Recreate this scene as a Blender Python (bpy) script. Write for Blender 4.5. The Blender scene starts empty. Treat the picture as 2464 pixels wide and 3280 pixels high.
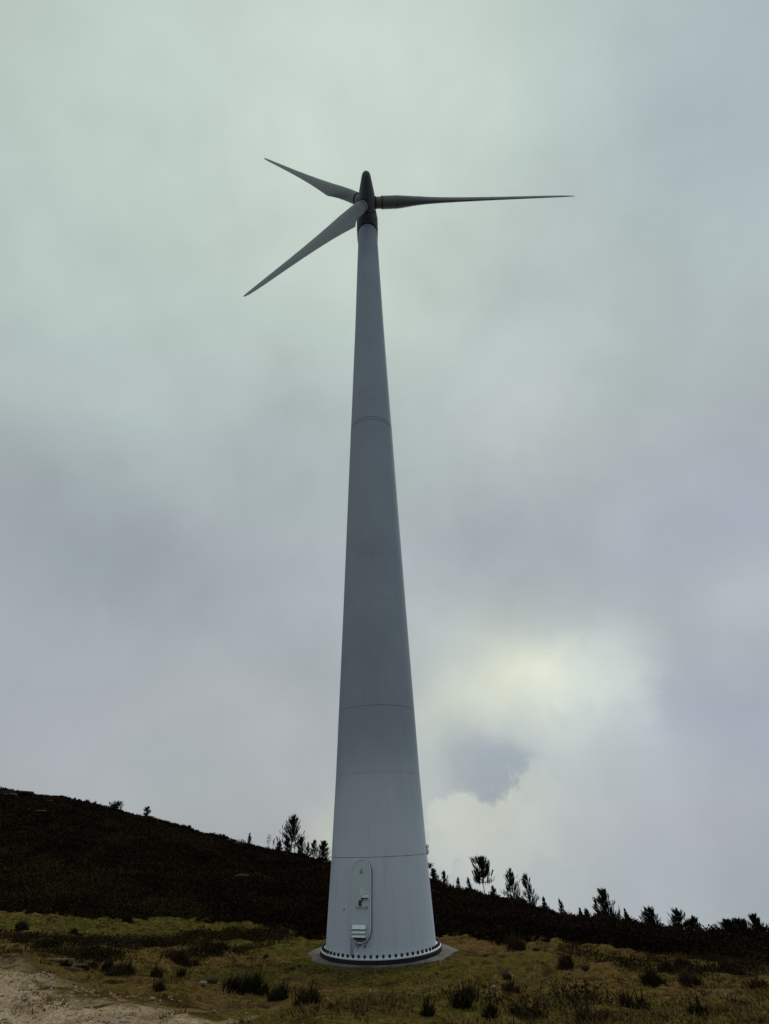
import bpy, math, random
import numpy as np
from mathutils import Vector, Matrix

# ------------------------------------------------------------------ scene, camera, sky, sun
scn = bpy.context.scene
col = scn.collection
scn.view_settings.view_transform = 'Standard'
scn.view_settings.look = 'None'
scn.view_settings.exposure = 0.0
scn.view_settings.gamma = 1.0
scn.view_settings.use_curve_mapping = False

CAM = np.array([0.0, -24.6, 3.70])
AX_R = np.array([0.99952, -0.00995, -0.02929])
AX_U = np.array([0.01861, -0.56283, 0.82637])
AX_F = np.array([0.02471, 0.82652, 0.56237])
cam_data = bpy.data.cameras.new('camera')
cam = bpy.data.objects.new('camera', cam_data)
col.objects.link(cam)
R_, U_, F_ = Vector(AX_R), Vector(AX_U), Vector(AX_F)
F_.normalize(); R_ = (R_ - F_ * R_.dot(F_)).normalized(); U_ = R_.cross(F_)
m = Matrix.Identity(4)
for i in range(3):
    m[i][0], m[i][1], m[i][2], m[i][3] = R_[i], U_[i], -F_[i], CAM[i]
cam.matrix_world = m
cam_data.sensor_fit = 'VERTICAL'
cam_data.sensor_height = 24.0
cam_data.lens = 24.0 * 1500.0 / 3280.0
cam_data.clip_start = 0.1
cam_data.clip_end = 8000.0
scn.camera = cam

def px_dir(u, v):
    d = (u - 1232.0) / 1500.0 * AX_R - (v - 1640.0) / 1500.0 * AX_U + AX_F
    return d / np.linalg.norm(d)

def s2l(c):
    return tuple(((x / 255.0) / 12.92) if x / 255.0 < 0.04045 else (((x / 255.0) + 0.055) / 1.055) ** 2.4 for x in c)

SUN_EL, SUN_AZ = math.radians(42), math.radians(24)      # azimuth clockwise from +Y
world = bpy.data.worlds.new('World'); scn.world = world; world.use_nodes = True
nt = world.node_tree; nt.nodes.clear()
N = lambda t: nt.nodes.new(t)
L = nt.links.new
out = N('ShaderNodeOutputWorld')
sky = N('ShaderNodeTexSky'); sky.sky_type = 'NISHITA'; sky.sun_disc = False
sky.sun_elevation = SUN_EL; sky.sun_rotation = SUN_AZ
bg_sky = N('ShaderNodeBackground'); bg_sky.inputs[1].default_value = 0.07
L(sky.outputs[0], bg_sky.inputs[0])
tc = N('ShaderNodeTexCoord')
def vmath(op, a, b=None, scale=None):
    n = N('ShaderNodeVectorMath'); n.operation = op
    if hasattr(a, 'links'): L(a, n.inputs[0])
    else: n.inputs[0].default_value = a
    if b is not None:
        if hasattr(b, 'links'): L(b, n.inputs[1])
        else: n.inputs[1].default_value = b
    if scale is not None: n.inputs['Scale'].default_value = scale
    return n
def fmath(op, a, b=None, clamp=False):
    n = N('ShaderNodeMath'); n.operation = op; n.use_clamp = clamp
    for i, x in enumerate((a, b)):
        if x is None: continue
        if hasattr(x, 'links'): L(x, n.inputs[i])
        else: n.inputs[i].default_value = x
    return n.outputs[0]
def wnoise(scale, detail, rough, vec, dist=0.0):
    n = N('ShaderNodeTexNoise'); n.inputs['Scale'].default_value = scale
    n.inputs['Detail'].default_value = detail; n.inputs['Roughness'].default_value = rough
    n.inputs['Distortion'].default_value = dist
    L(vec, n.inputs['Vector']); return n
dirn = tc.outputs['Generated']
wn = wnoise(2.2, 5, 0.55, dirn)
wv = vmath('SUBTRACT', wn.outputs['Color'], (0.5, 0.5, 0.5))
wv = vmath('SCALE', wv.outputs[0], scale=0.20)
wv = vmath('ADD', dirn, wv.outputs[0])
wdir = vmath('NORMALIZE', wv.outputs[0]).outputs[0]
wn2 = wnoise(11.0, 6, 0.62, dirn)
wv2 = vmath('SUBTRACT', wn2.outputs['Color'], (0.5, 0.5, 0.5))
wv2 = vmath('SCALE', wv2.outputs[0], scale=0.14)
pdir = vmath('NORMALIZE', vmath('ADD', dirn, wv2.outputs[0]).outputs[0]).outputs[0]      # puffier cloud edges
sep = N('ShaderNodeSeparateXYZ'); L(dirn, sep.inputs[0])
ramp = N('ShaderNodeValToRGB'); ramp.color_ramp.interpolation = 'EASE'
cr = ramp.color_ramp
stops = [(0.0, (152, 160, 166)), (0.43, (158, 165, 169)), (0.56, (163, 168, 172)), (0.72, (164, 172, 176)),
         (0.84, (170, 182, 181)), (0.95, (182, 196, 188)), (1.0, (184, 199, 190))]
cr.elements[0].position = 0.0; cr.elements[0].color = s2l(stops[0][1]) + (1,)
cr.elements[1].position = 1.0; cr.elements[1].color = s2l(stops[-1][1]) + (1,)
for p_, c_ in stops[1:-1]:
    e = cr.elements.new(p_); e.color = s2l(c_) + (1,)
h01 = fmath('MULTIPLY_ADD', sep.outputs['Z'], 0.5)
h01.node.inputs[2].default_value = 0.5
L(h01, ramp.inputs[0])
cur = ramp.outputs['Color']
# broad cloud masses: (pixel-derived heading, angular size, colour, weight)
masses = [   # heading, angular size, colour, weight, edge softness (1 soft, small crisp)
    ((1150, 330), 0.24, (199, 210, 201), 0.8, 1),
    ((500, 500), 0.22, (188, 203, 195), 0.6, 1),
    ((60, 950), 0.22, (180, 194, 188), 0.6, 1),
    ((2380, 250), 0.24, (166, 179, 189), 0.7, 1),
    ((1750, 1000), 0.16, (178, 190, 190), 0.5, 1),
    ((300, 1850), 0.22, (147, 157, 161), 0.85, 1),
    ((2300, 1750), 0.20, (155, 163, 175), 0.8, 1),
    ((1650, 1750), 0.16, (152, 161, 168), 0.75, 1),
    ((900, 1500), 0.16, (158, 168, 170), 0.5, 1),
    ((250, 2380), 0.15, (165, 170, 175), 0.7, 1),
    ((700, 2330), 0.12, (172, 174, 175), 0.5, 1),
    ((560, 2560), 0.12, (158, 165, 167), 0.7, 1),
    ((2420, 2450), 0.20, (150, 159, 172), 0.9, 1),
    ((2380, 1960), 0.10, (174, 180, 184), 0.7, 1),
    ((1600, 2270), 0.185, (192, 201, 192), 0.9, 1),
    ((1900, 2230), 0.110, (196, 206, 198), 0.9, 1),
    ((2030, 2090), 0.070, (192, 201, 197), 0.8, 1),
    ((2150, 2300), 0.085, (156, 164, 176), 0.9, 1),
    ((1480, 2340), 0.085, (212, 217, 194), 0.9, 1),
    ((1390, 2360), 0.060, (200, 207, 194), 0.7, 1),
    ((1690, 2230), 0.10, (224, 228, 203), 1.0, 1),
    ((1740, 2170), 0.045, (222, 226, 206), 0.8, 0.8),
    ((1810, 2200), 0.075, (214, 220, 203), 0.8, 0.8),
    ((1950, 2190), 0.080, (201, 210, 202), 0.75, 0.9),
    ((1830, 2290), 0.040, (184, 193, 190), 0.6, 0.8),
    ((2000, 2330), 0.045, (182, 190, 190), 0.6, 0.8),
    ((1700, 2420), 0.080, (180, 188, 188), 0.7, 1),
    ((1560, 2700), 0.22, (178, 186, 186), 0.85, 1),
    ((1490, 2490), 0.070, (158, 165, 174), 0.85, 1),
    ((1590, 2485), 0.060, (150, 160, 168), 0.9, 0.9),
    ((1640, 2500), 0.036, (148, 157, 166), 0.7, 1),
    ((2150, 2700), 0.16, (160, 168, 176), 0.8, 1),
    ((1030, 2690), 0.05, (187, 193, 180), 0.7, 1),
]
for (uv, sg, c, w, soft) in masses:
    d = px_dir(*uv)
    dt = vmath('DOT_PRODUCT', wdir if soft == 1 else pdir, tuple(d)).outputs['Value']
    g = fmath('POWER', math.e, fmath('MULTIPLY', fmath('SUBTRACT', dt, 1.0), 2.0 / (sg * sg)))
    if soft < 1:
        mr_ = N('ShaderNodeMapRange'); mr_.interpolation_type = 'SMOOTHSTEP'; L(g, mr_.inputs[0])
        mr_.inputs[1].default_value = 0.5 - soft * 0.5; mr_.inputs[2].default_value = 0.5 + soft * 0.5
        mr_.inputs[3].default_value = 0; mr_.inputs[4].default_value = 1; g = mr_.outputs[0]
    g = fmath('MULTIPLY', g, w, clamp=True)
    mx = N('ShaderNodeMixRGB'); L(g, mx.inputs[0]); L(cur, mx.inputs[1]); mx.inputs[2].default_value = s2l(c) + (1,)
    cur = mx.outputs[0]
# a cumulus bank with a crisp top below the grey-blue gap
bank = None
for uv, sg in (((1440, 2660), 0.040), ((1500, 2628), 0.036), ((1570, 2612), 0.038), ((1640, 2600), 0.042), ((1715, 2560), 0.050), ((1600, 2680), 0.07), ((1760, 2620), 0.07)):
    dt = vmath('DOT_PRODUCT', pdir, tuple(px_dir(*uv))).outputs['Value']
    g = fmath('POWER', math.e, fmath('MULTIPLY', fmath('SUBTRACT', dt, 1.0), 2.0 / (sg * sg)))
    bank = g if bank is None else fmath('MAXIMUM', bank, g)
mr_ = N('ShaderNodeMapRange'); mr_.interpolation_type = 'SMOOTHSTEP'; L(bank, mr_.inputs[0])
mr_.inputs[1].default_value = 0.24; mr_.inputs[2].default_value = 0.50; mr_.inputs[3].default_value = 0; mr_.inputs[4].default_value = 0.85
dt = vmath('DOT_PRODUCT', wdir, tuple(px_dir(1500, 2560))).outputs['Value']
fade = fmath('POWER', math.e, fmath('MULTIPLY', fmath('SUBTRACT', dt, 1.0), 2.0 / (0.115 * 0.115)))
fade = fmath('MULTIPLY', fmath('MULTIPLY', fade, 1.5, clamp=True), mr_.outputs[0])
mx = N('ShaderNodeMixRGB'); L(fade, mx.inputs[0]); L(cur, mx.inputs[1]); mx.inputs[2].default_value = s2l((191, 198, 190)) + (1,)
cur = mx.outputs[0]
# soft cloud texture over the whole vault
n1 = wnoise(3.4, 5, 0.5, dirn, 0.0); n2 = wnoise(8.0, 4, 0.5, dirn, 0.0)
v = fmath('MULTIPLY_ADD', n1.outputs['Fac'], 0.46); v.node.inputs[2].default_value = 0.84
v2 = fmath('MULTIPLY_ADD', n2.outputs['Fac'], 0.16); v2.node.inputs[2].default_value = 0.93
v = fmath('MULTIPLY', v, v2)
# the vault is duller away from the veiled sun (behind the photographer)
sd = np.array([math.sin(SUN_AZ) * math.cos(SUN_EL), math.cos(SUN_AZ) * math.cos(SUN_EL), math.sin(SUN_EL)])
dt = vmath('DOT_PRODUCT', dirn, tuple(sd)).outputs['Value']
mr = N('ShaderNodeMapRange'); mr.interpolation_type = 'SMOOTHSTEP'
L(dt, mr.inputs[0]); mr.inputs[1].default_value = -0.8; mr.inputs[2].default_value = 0.45
mr.inputs[3].default_value = 0.80; mr.inputs[4].default_value = 1.0
v = fmath('MULTIPLY', v, mr.outputs[0])
bg_cl = N('ShaderNodeBackground'); L(cur, bg_cl.inputs[0]); L(v, bg_cl.inputs[1])
mxs = N('ShaderNodeMixShader'); mxs.inputs[0].default_value = 0.95
L(bg_sky.outputs[0], mxs.inputs[1]); L(bg_cl.outputs[0], mxs.inputs[2]); L(mxs.outputs[0], out.inputs[0])

sun_d = bpy.data.lights.new('sun', 'SUN'); sun_d.energy = 1.35; sun_d.angle = math.radians(30); sun_d.color = (1.0, 0.93, 0.80)
sun = bpy.data.objects.new('sun', sun_d); col.objects.link(sun)
sun.rotation_euler = Vector(sd).to_track_quat('Z', 'Y').to_euler()
sun.location = (0, 0, 90)

rng = np.random.default_rng(7)
random.seed(7)

# ------------------------------------------------------------------ helpers
def tag(o, label=None, cat=None, group=None, kind=None):
    if label: o['label'] = label
    if cat: o['category'] = cat
    if group: o['group'] = group
    if kind: o['kind'] = kind
    return o

def link(o, parent=None):
    col.objects.link(o)
    if parent is not None: o.parent = parent
    return o

def empty(name, loc=(0, 0, 0), rz=0.0, parent=None):
    o = bpy.data.objects.new(name, None); o.empty_display_size = 0.3
    o.location = loc; o.rotation_euler = (0, 0, rz)
    return link(o, parent)

def mesh_obj(name, verts, faces, mats, parent=None, smooth=False, loc=None, mat_idx=None, auto=None):
    me = bpy.data.meshes.new(name)
    me.from_pydata([tuple(map(float, p)) for p in verts], [], [tuple(map(int, f)) for f in faces])
    if not isinstance(mats, (list, tuple)): mats = [mats]
    for mm in mats: me.materials.append(mm)
    if mat_idx is not None: me.polygons.foreach_set('material_index', np.asarray(mat_idx, dtype=np.int32))
    if smooth:
        me.polygons.foreach_set('use_smooth', np.ones(len(me.polygons), dtype=bool))
        if auto is not None: me.set_sharp_from_angle(angle=math.radians(auto))
    me.update()
    o = bpy.data.objects.new(name, me)
    if loc is not None: o.location = loc
    return link(o, parent)

def tri_mesh(name, V, T, mat, parent=None, smooth=False, n=3):
    """fast build from numpy arrays of equal-sized faces"""
    me = bpy.data.meshes.new(name)
    V = np.asarray(V, dtype=np.float32); T = np.asarray(T, dtype=np.int32)
    me.vertices.add(len(V)); me.vertices.foreach_set('co', V.ravel())
    me.loops.add(T.size); me.loops.foreach_set('vertex_index', T.ravel())
    me.polygons.add(len(T)); me.polygons.foreach_set('loop_start', np.arange(0, T.size, T.shape[1], dtype=np.int32))
    me.polygons.foreach_set('loop_total', np.full(len(T), T.shape[1], dtype=np.int32))
    if smooth: me.polygons.foreach_set('use_smooth', np.ones(len(T), dtype=bool))
    me.update(calc_edges=True); me.validate()
    me.materials.append(mat)
    o = bpy.data.objects.new(name, me)
    return link(o, parent)

# value noise for geometry
_perm = rng.permutation(4096)
_val = rng.random(4096)
def vnoise(x, y):
    xi = np.floor(x).astype(int); yi = np.floor(y).astype(int)
    fx = x - xi; fy = y - yi
    fx = fx * fx * (3 - 2 * fx); fy = fy * fy * (3 - 2 * fy)
    h = lambda a, b: _val[_perm[(a + _perm[b & 4095]) & 4095]]
    return (h(xi, yi) * (1 - fx) * (1 - fy) + h(xi + 1, yi) * fx * (1 - fy)
            + h(xi, yi + 1) * (1 - fx) * fy + h(xi + 1, yi + 1) * fx * fy) * 2 - 1
def fbm(x, y, o=4):
    a, s = 0, 1.0
    for k in range(o):
        a = a + s * vnoise(x * 2 ** k + 17.3 * k, y * 2 ** k - 9.1 * k); s *= 0.5
    return a

# ------------------------------------------------------------------ materials
class NT:
    def __init__(self, name, rough=0.7, spec=0.3):
        self.m = bpy.data.materials.new(name); self.m.use_nodes = True
        self.t = self.m.node_tree; self.b = self.t.nodes['Principled BSDF']
        self.b.inputs['Roughness'].default_value = rough
        self.b.inputs['Specular IOR Level'].default_value = spec
    def n(self, t, **k):
        x = self.t.nodes.new(t)
        for a, b in k.items(): setattr(x, a, b)
        return x
    def l(self, a, b): self.t.links.new(a, b)
    def coord(self): return self.n('ShaderNodeTexCoord').outputs['Object']
    def geo(self): return self.n('ShaderNodeNewGeometry').outputs['Position']
    def noise(self, vec, scale, detail=4, rough=0.55, dist=0.0):
        x = self.n('ShaderNodeTexNoise'); self.l(vec, x.inputs['Vector'])
        x.inputs['Scale'].default_value = scale; x.inputs['Detail'].default_value = detail
        x.inputs['Roughness'].default_value = rough; x.inputs['Distortion'].default_value = dist
        return x.outputs['Fac']
    def stretch(self, vec, s):
        x = self.n('ShaderNodeMapping'); self.l(vec, x.inputs[0]); x.inputs['Scale'].default_value = s
        return x.outputs[0]
    def ramp(self, fac, stops):
        x = self.n('ShaderNodeValToRGB'); self.l(fac, x.inputs[0]); e = x.color_ramp.elements
        c4 = lambda c: (tuple(c) + (1,)) if not isinstance(c, float) else (c, c, c, 1)
        e[0].position, e[0].color = stops[0][0], c4(stops[0][1])
        e[1].position, e[1].color = stops[-1][0], c4(stops[-1][1])
        for p, c in stops[1:-1]:
            k = e.new(p); k.color = c4(c)
        return x.outputs['Color']
    def mix(self, fac, a, b, mode='MIX'):
        x = self.n('ShaderNodeMixRGB', blend_type=mode)
        for i, q in enumerate((fac, a, b)):
            if hasattr(q, 'links'): self.l(q, x.inputs[i])
            elif i == 0: x.inputs[0].default_value = q
            else: x.inputs[i].default_value = tuple(q) + (1,)
        return x.outputs[0]
    def math(self, op, a, b=None, c=None, clamp=False):
        x = self.n('ShaderNodeMath', operation=op, use_clamp=clamp)
        for i, q in enumerate((a, b, c)):
            if q is None: continue
            if hasattr(q, 'links'): self.l(q, x.inputs[i])
            else: x.inputs[i].default_value = q
        return x.outputs[0]
    def rangef(self, v, a, b, c=0.0, d=1.0):
        x = self.n('ShaderNodeMapRange'); x.interpolation_type = 'SMOOTHSTEP'; self.l(v, x.inputs[0])
        for i, q in enumerate((a, b, c, d)): x.inputs[i + 1].default_value = q
        return x.outputs[0]
    def attr(self, name): return self.n('ShaderNodeAttribute', attribute_name=name).outputs['Fac']
    def base(self, c):
        if hasattr(c, 'links'): self.l(c, self.b.inputs['Base Color'])
        else: self.b.inputs['Base Color'].default_value = tuple(c) + (1,)
    def bump(self, h, strength=0.3, dist=0.02):
        x = self.n('ShaderNodeBump'); self.l(h, x.inputs['Height'])
        x.inputs['Strength'].default_value = strength; x.inputs['Distance'].default_value = dist
        self.l(x.outputs[0], self.b.inputs['Normal'])

def paint(name, c, var=0.06, rough=0.45, grime=0.0, streak=False):
    a = NT(name, rough, 0.35)
    p = a.coord()
    f1 = a.noise(p, 0.35, 5, 0.6); f2 = a.noise(a.stretch(p, (6, 6, 0.5)), 1.0, 4, 0.6)
    lo = tuple(x * (1 - var * 2) for x in c); hi = tuple(x * (1 + var) for x in c)
    b = a.mix(f1, lo, hi)
    g = a.rangef(f2, 0.52, 0.78, 0, grime)
    b = a.mix(g, b, tuple(x * 0.62 for x in (c[0], c[1] * 0.99, c[2] * 0.92)))
    a.base(b)
    f3 = a.noise(p, 18, 3, 0.6); a.bump(f3, 0.06, 0.004)
    return a.m

PAINT = (0.285, 0.335, 0.405)
def tower_paint():
    a = NT('tower_paint', 0.75, 0.15)
    p = a.geo()
    sp = a.n('ShaderNodeSeparateXYZ'); a.l(p, sp.inputs[0]); X, Y, Z = sp.outputs
    f1 = a.noise(p, 0.25, 5, 0.6); f2 = a.noise(a.stretch(p, (5, 5, 0.22)), 1.0, 5, 0.6)
    f4 = a.noise(p, 9.0, 4, 0.7)
    b = a.mix(a.rangef(f1, 0.3, 0.7), tuple(x * 0.93 for x in PAINT), tuple(x * 1.05 for x in PAINT))
    # painted light: shell colour lifted towards the foot so it looks brighter lit
    foot_lit = a.math('MULTIPLY', a.rangef(a.math('ADD', Z, a.math('MULTIPLY', a.math('SUBTRACT', f1, 0.5), 5.0)), 2.5, 8.5, 1.0, 0.0), 0.82)
    b = a.mix(foot_lit, b, (0.58, 0.65, 0.75))
    # faint vertical rain streaks
    b = a.mix(a.rangef(f2, 0.48, 0.75, 0, 0.17), b, (0.22, 0.25, 0.27))
    b = a.mix(a.rangef(f4, 0.62, 0.8, 0, 0.16), b, (0.22, 0.25, 0.24))
    # brownish green rain dirt on the western flank of the shell
    ang = a.math('ARCTAN2', X, a.math('MULTIPLY', Y, -1.0))
    flank = a.rangef(a.math('ADD', ang, a.math('MULTIPLY', a.math('SUBTRACT', f2, 0.5), 0.9)), -1.5, -0.85, 0.45, 0.0)
    b = a.mix(a.math('MULTIPLY', flank, a.rangef(f1, 0.35, 0.65)), b, (0.24, 0.235, 0.19))
    # run-off stain under the left foot of the door, and moss under the door
    st = a.math('MULTIPLY', a.rangef(a.math('ABSOLUTE', a.math('ADD', ang, 0.515)), 0.0, 0.07, 1.0, 0.0), a.rangef(Z, 0.05, 0.95, 0.75, 0.0))
    st = a.math('MULTIPLY', st, a.rangef(a.noise(a.stretch(p, (14, 14, 1.2)), 1.0, 4, 0.7), 0.36, 0.6))
    b = a.mix(st, b, (0.07, 0.065, 0.045))
    st2 = a.math('MULTIPLY', a.rangef(a.math('ABSOLUTE', a.math('ADD', ang, 0.33)), 0.05, 0.22, 1.0, 0.0), a.rangef(a.math('ABSOLUTE', a.math('SUBTRACT', Z, 0.33)), 0.02, 0.2, 0.9, 0.0))
    st2 = a.math('MULTIPLY', st2, a.rangef(a.noise(p, 11, 4, 0.7), 0.42, 0.62))
    b = a.mix(st2, b, (0.085, 0.10, 0.075))
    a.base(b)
    a.bump(a.noise(p, 30, 3, 0.6), 0.05, 0.003)
    return a.m
M = {}
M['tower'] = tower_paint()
M['shell'] = paint('rotor_paint', (0.24, 0.27, 0.285), 0.08, 0.6, 0.35)
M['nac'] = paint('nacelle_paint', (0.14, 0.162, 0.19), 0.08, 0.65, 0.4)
M['door'] = paint('door_paint', (0.52, 0.61, 0.67), 0.06, 0.45, 0.25)
M['frame'] = paint('frame_paint', (0.68, 0.74, 0.80), 0.06, 0.4, 0.35)
M['slat'] = paint('louvre_paint', (0.76, 0.82, 0.88), 0.04, 0.4, 0.2)
M['flange'] = paint('flange_paint', (0.62, 0.67, 0.70), 0.08, 0.5, 0.5)
def flat(name, c, rough=0.6, spec=0.3, var=0.15, scale=8):
    a = NT(name, rough, spec); f = a.noise(a.coord(), scale, 4, 0.6)
    a.base(a.mix(f, tuple(x * (1 - var) for x in c), tuple(x * (1 + var) for x in c))); return a.m
M['seam'] = flat('joint_sealant', (0.03, 0.035, 0.045))  # dark sealant colour for the joint and seam lines
M['weld'] = flat('weld_seam', (0.19, 0.23, 0.29))
M['seal'] = flat('black_rubber', (0.010, 0.011, 0.014), 0.7, 0.2)
M['cap'] = flat('bolt_cap_plastic', (0.008, 0.008, 0.014), 0.5, 0.3)
M['grout'] = flat('dark_grout', (0.024, 0.018, 0.022), 0.9, 0.1, 0.4, 12)
M['hand'] = flat('black_steel', (0.012, 0.012, 0.014), 0.4, 0.4)
M['steel'] = flat('galvanised_steel', (0.30, 0.32, 0.34), 0.45, 0.4)
M['white'] = flat('white_sticker', (0.80, 0.78, 0.70), 0.5, 0.3, 0.05)
M['blue'] = flat('pale_sticker', (0.74, 0.78, 0.80), 0.5, 0.3, 0.05)
M['yellow'] = flat('yellow_print', (0.45, 0.36, 0.12), 0.5, 0.3, 0.1)
M['ink'] = flat('black_print', (0.02, 0.03, 0.035), 0.6, 0.2, 0.1)
M['teal'] = flat('faded_teal_print', (0.12, 0.20, 0.22), 0.6, 0.2, 0.2)
M['dirt'] = flat('door_dirt', (0.13, 0.115, 0.10), 0.9, 0.1, 0.5, 14)

def concrete():
    a = NT('concrete', 0.9, 0.15); p = a.geo()
    f = a.noise(p, 2.0, 6, 0.65); g = a.noise(p, 22, 4, 0.7)
    b = a.ramp(f, [(0.3, (0.055, 0.050, 0.043)), (0.5, (0.115, 0.108, 0.10)), (0.7, (0.17, 0.163, 0.155))])
    b = a.mix(a.rangef(g, 0.5, 0.75, 0, 0.6), b, (0.07, 0.065, 0.06))
    b = a.mix(a.rangef(a.noise(p, 6.0, 5, 0.7), 0.56, 0.68, 0, 0.7), b, (0.045, 0.036, 0.016))
    a.base(b); a.bump(g, 0.9, 0.03); return a.m
M['concrete'] = concrete()

def ground_mat():
    a = NT('moorland_ground', 0.98, 0.0); p = a.geo()
    n_big = a.noise(p, 0.16, 4, 0.6, 0.5); n_mid = a.noise(p, 0.9, 5, 0.65, 0.6)
    n_sm = a.noise(p, 5.0, 5, 0.7); n_fi = a.noise(p, 24.0, 4, 0.7)
    moss = a.ramp(n_mid, [(0.30, (0.030, 0.021, 0.007)), (0.40, (0.075, 0.050, 0.012)), (0.48, (0.135, 0.088, 0.026)),
                          (0.55, (0.155, 0.095, 0.036)), (0.63, (0.090, 0.055, 0.024)), (0.74, (0.21, 0.155, 0.075))])
    green = a.ramp(n_sm, [(0.32, (0.024, 0.026, 0.006)), (0.5, (0.080, 0.072, 0.016)), (0.68, (0.145, 0.112, 0.028))])
    sx = a.n('ShaderNodeSeparateXYZ'); a.l(p, sx.inputs[0])
    east = a.rangef(sx.outputs[0], 1.0, 8.0, 0.9, 0.28)      # the wetter, greener turf lies west of the tower
    b = a.mix(a.math('MULTIPLY', a.rangef(n_big, 0.42, 0.56), east), moss, green)
    b = a.mix(a.rangef(n_fi, 0.46, 0.66, 0, 0.75), b, (0.018, 0.013, 0.006))
    b = a.mix(a.rangef(n_sm, 0.58, 0.70, 0, 0.45), b, (0.24, 0.175, 0.09))
    n_ho = a.noise(p, 2.3, 5, 0.7, 0.8)
    b = a.mix(a.rangef(n_ho, 0.54, 0.66, 0, 0.8), b, (0.018, 0.012, 0.008))
    # bare gravel track
    gv = a.attr('gravel')
    grav = a.ramp(n_fi, [(0.32, (0.16, 0.105, 0.062)), (0.45, (0.35, 0.255, 0.165)), (0.62, (0.50, 0.39, 0.275)), (0.75, (0.60, 0.49, 0.37))])
    grav = a.mix(a.rangef(n_mid, 0.50, 0.66, 0, 0.7), grav, (0.12, 0.085, 0.045))
    gm = a.rangef(a.math('ADD', gv, a.math('MULTIPLY', a.math('SUBTRACT', n_mid, 0.5), 1.6)), 0.36, 0.66)
    b = a.mix(gm, b, grav)
    # peat and roots under the scrub
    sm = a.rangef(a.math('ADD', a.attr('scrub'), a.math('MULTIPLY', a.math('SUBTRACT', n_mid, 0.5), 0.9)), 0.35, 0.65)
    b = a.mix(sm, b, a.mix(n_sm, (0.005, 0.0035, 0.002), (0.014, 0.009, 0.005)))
    # granite showing through the ridge
    rk = a.math('MULTIPLY', a.attr('rock'), a.rangef(n_mid, 0.50, 0.58))
    b = a.mix(rk, b, (0.055, 0.049, 0.044))
    a.base(b)
    a.bump(a.math('ADD', a.math('MULTIPLY', n_fi, 0.4), n_sm), 0.9, 0.09)
    return a.m
M['ground'] = ground_mat()

def veg(name, stops, scale=3.0, rough=0.85):
    a = NT(name, rough, 0.03); p = a.geo()
    f = a.noise(p, scale, 4, 0.7); g = a.noise(p, scale * 0.18, 3, 0.6)
    f = a.math('ADD', a.math('MULTIPLY', f, 0.6), a.math('MULTIPLY', g, 0.4))
    a.base(a.ramp(f, stops)); return a.m
M['grass'] = veg('short_grass', [(0.34, (0.022, 0.024, 0.005)), (0.42, (0.066, 0.052, 0.013)), (0.48, (0.128, 0.090, 0.024)), (0.54, (0.165, 0.102, 0.034)), (0.59, (0.080, 0.048, 0.022)), (0.66, (0.27, 0.19, 0.10))], 2.0)
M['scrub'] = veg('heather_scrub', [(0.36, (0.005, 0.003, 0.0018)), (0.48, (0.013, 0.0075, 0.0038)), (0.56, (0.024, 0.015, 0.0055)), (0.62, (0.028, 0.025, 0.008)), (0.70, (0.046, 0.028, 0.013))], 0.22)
M['band'] = veg('mixed_heather', [(0.35, (0.012, 0.008, 0.004)), (0.46, (0.024, 0.018, 0.006)), (0.55, (0.045, 0.026, 0.012)), (0.62, (0.034, 0.034, 0.010)), (0.7, (0.095, 0.065, 0.030))], 1.3)
M['gorse'] = veg('gorse_stems', [(0.35, (0.008, 0.009, 0.004)), (0.5, (0.022, 0.022, 0.008)), (0.62, (0.045, 0.036, 0.014)), (0.7, (0.085, 0.060, 0.026))], 3.0)
M['heath'] = veg('brown_heather', [(0.35, (0.020, 0.012, 0.008)), (0.5, (0.050, 0.028, 0.016)), (0.65, (0.085, 0.055, 0.030))], 3.0)
M['needle'] = veg('pine_needles', [(0.35, (0.010, 0.014, 0.012)), (0.5, (0.022, 0.030, 0.018)), (0.65, (0.040, 0.048, 0.022))], 1.2)
M['bark'] = veg('pine_bark', [(0.35, (0.015, 0.011, 0.009)), (0.65, (0.055, 0.040, 0.030))], 4.0)
M['rockp'] = veg('granite', [(0.35, (0.10, 0.09, 0.075)), (0.5, (0.22, 0.20, 0.17)), (0.65, (0.33, 0.31, 0.28))], 6.0)
M['rockd'] = veg('dark_stone', [(0.35, (0.012, 0.010, 0.010)), (0.65, (0.045, 0.036, 0.030))], 6.0)
M['rockm'] = veg('ridge_granite', [(0.38, (0.010, 0.008, 0.006)), (0.48, (0.030, 0.026, 0.022)), (0.6, (0.070, 0.062, 0.055))], 0.9)
M['rocko'] = veg('ochre_granite', [(0.40, (0.010, 0.008, 0.004)), (0.5, (0.034, 0.025, 0.012)), (0.62, (0.065, 0.046, 0.022))], 0.9)
M['bank'] = veg('bare_earth', [(0.35, (0.06, 0.045, 0.03)), (0.5, (0.12, 0.092, 0.062)), (0.65, (0.20, 0.16, 0.12))], 4.0)
M['pebble'] = veg('pebble', [(0.35, (0.14, 0.10, 0.07)), (0.5, (0.26, 0.205, 0.15)), (0.65, (0.38, 0.32, 0.25))], 9.0)

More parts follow.
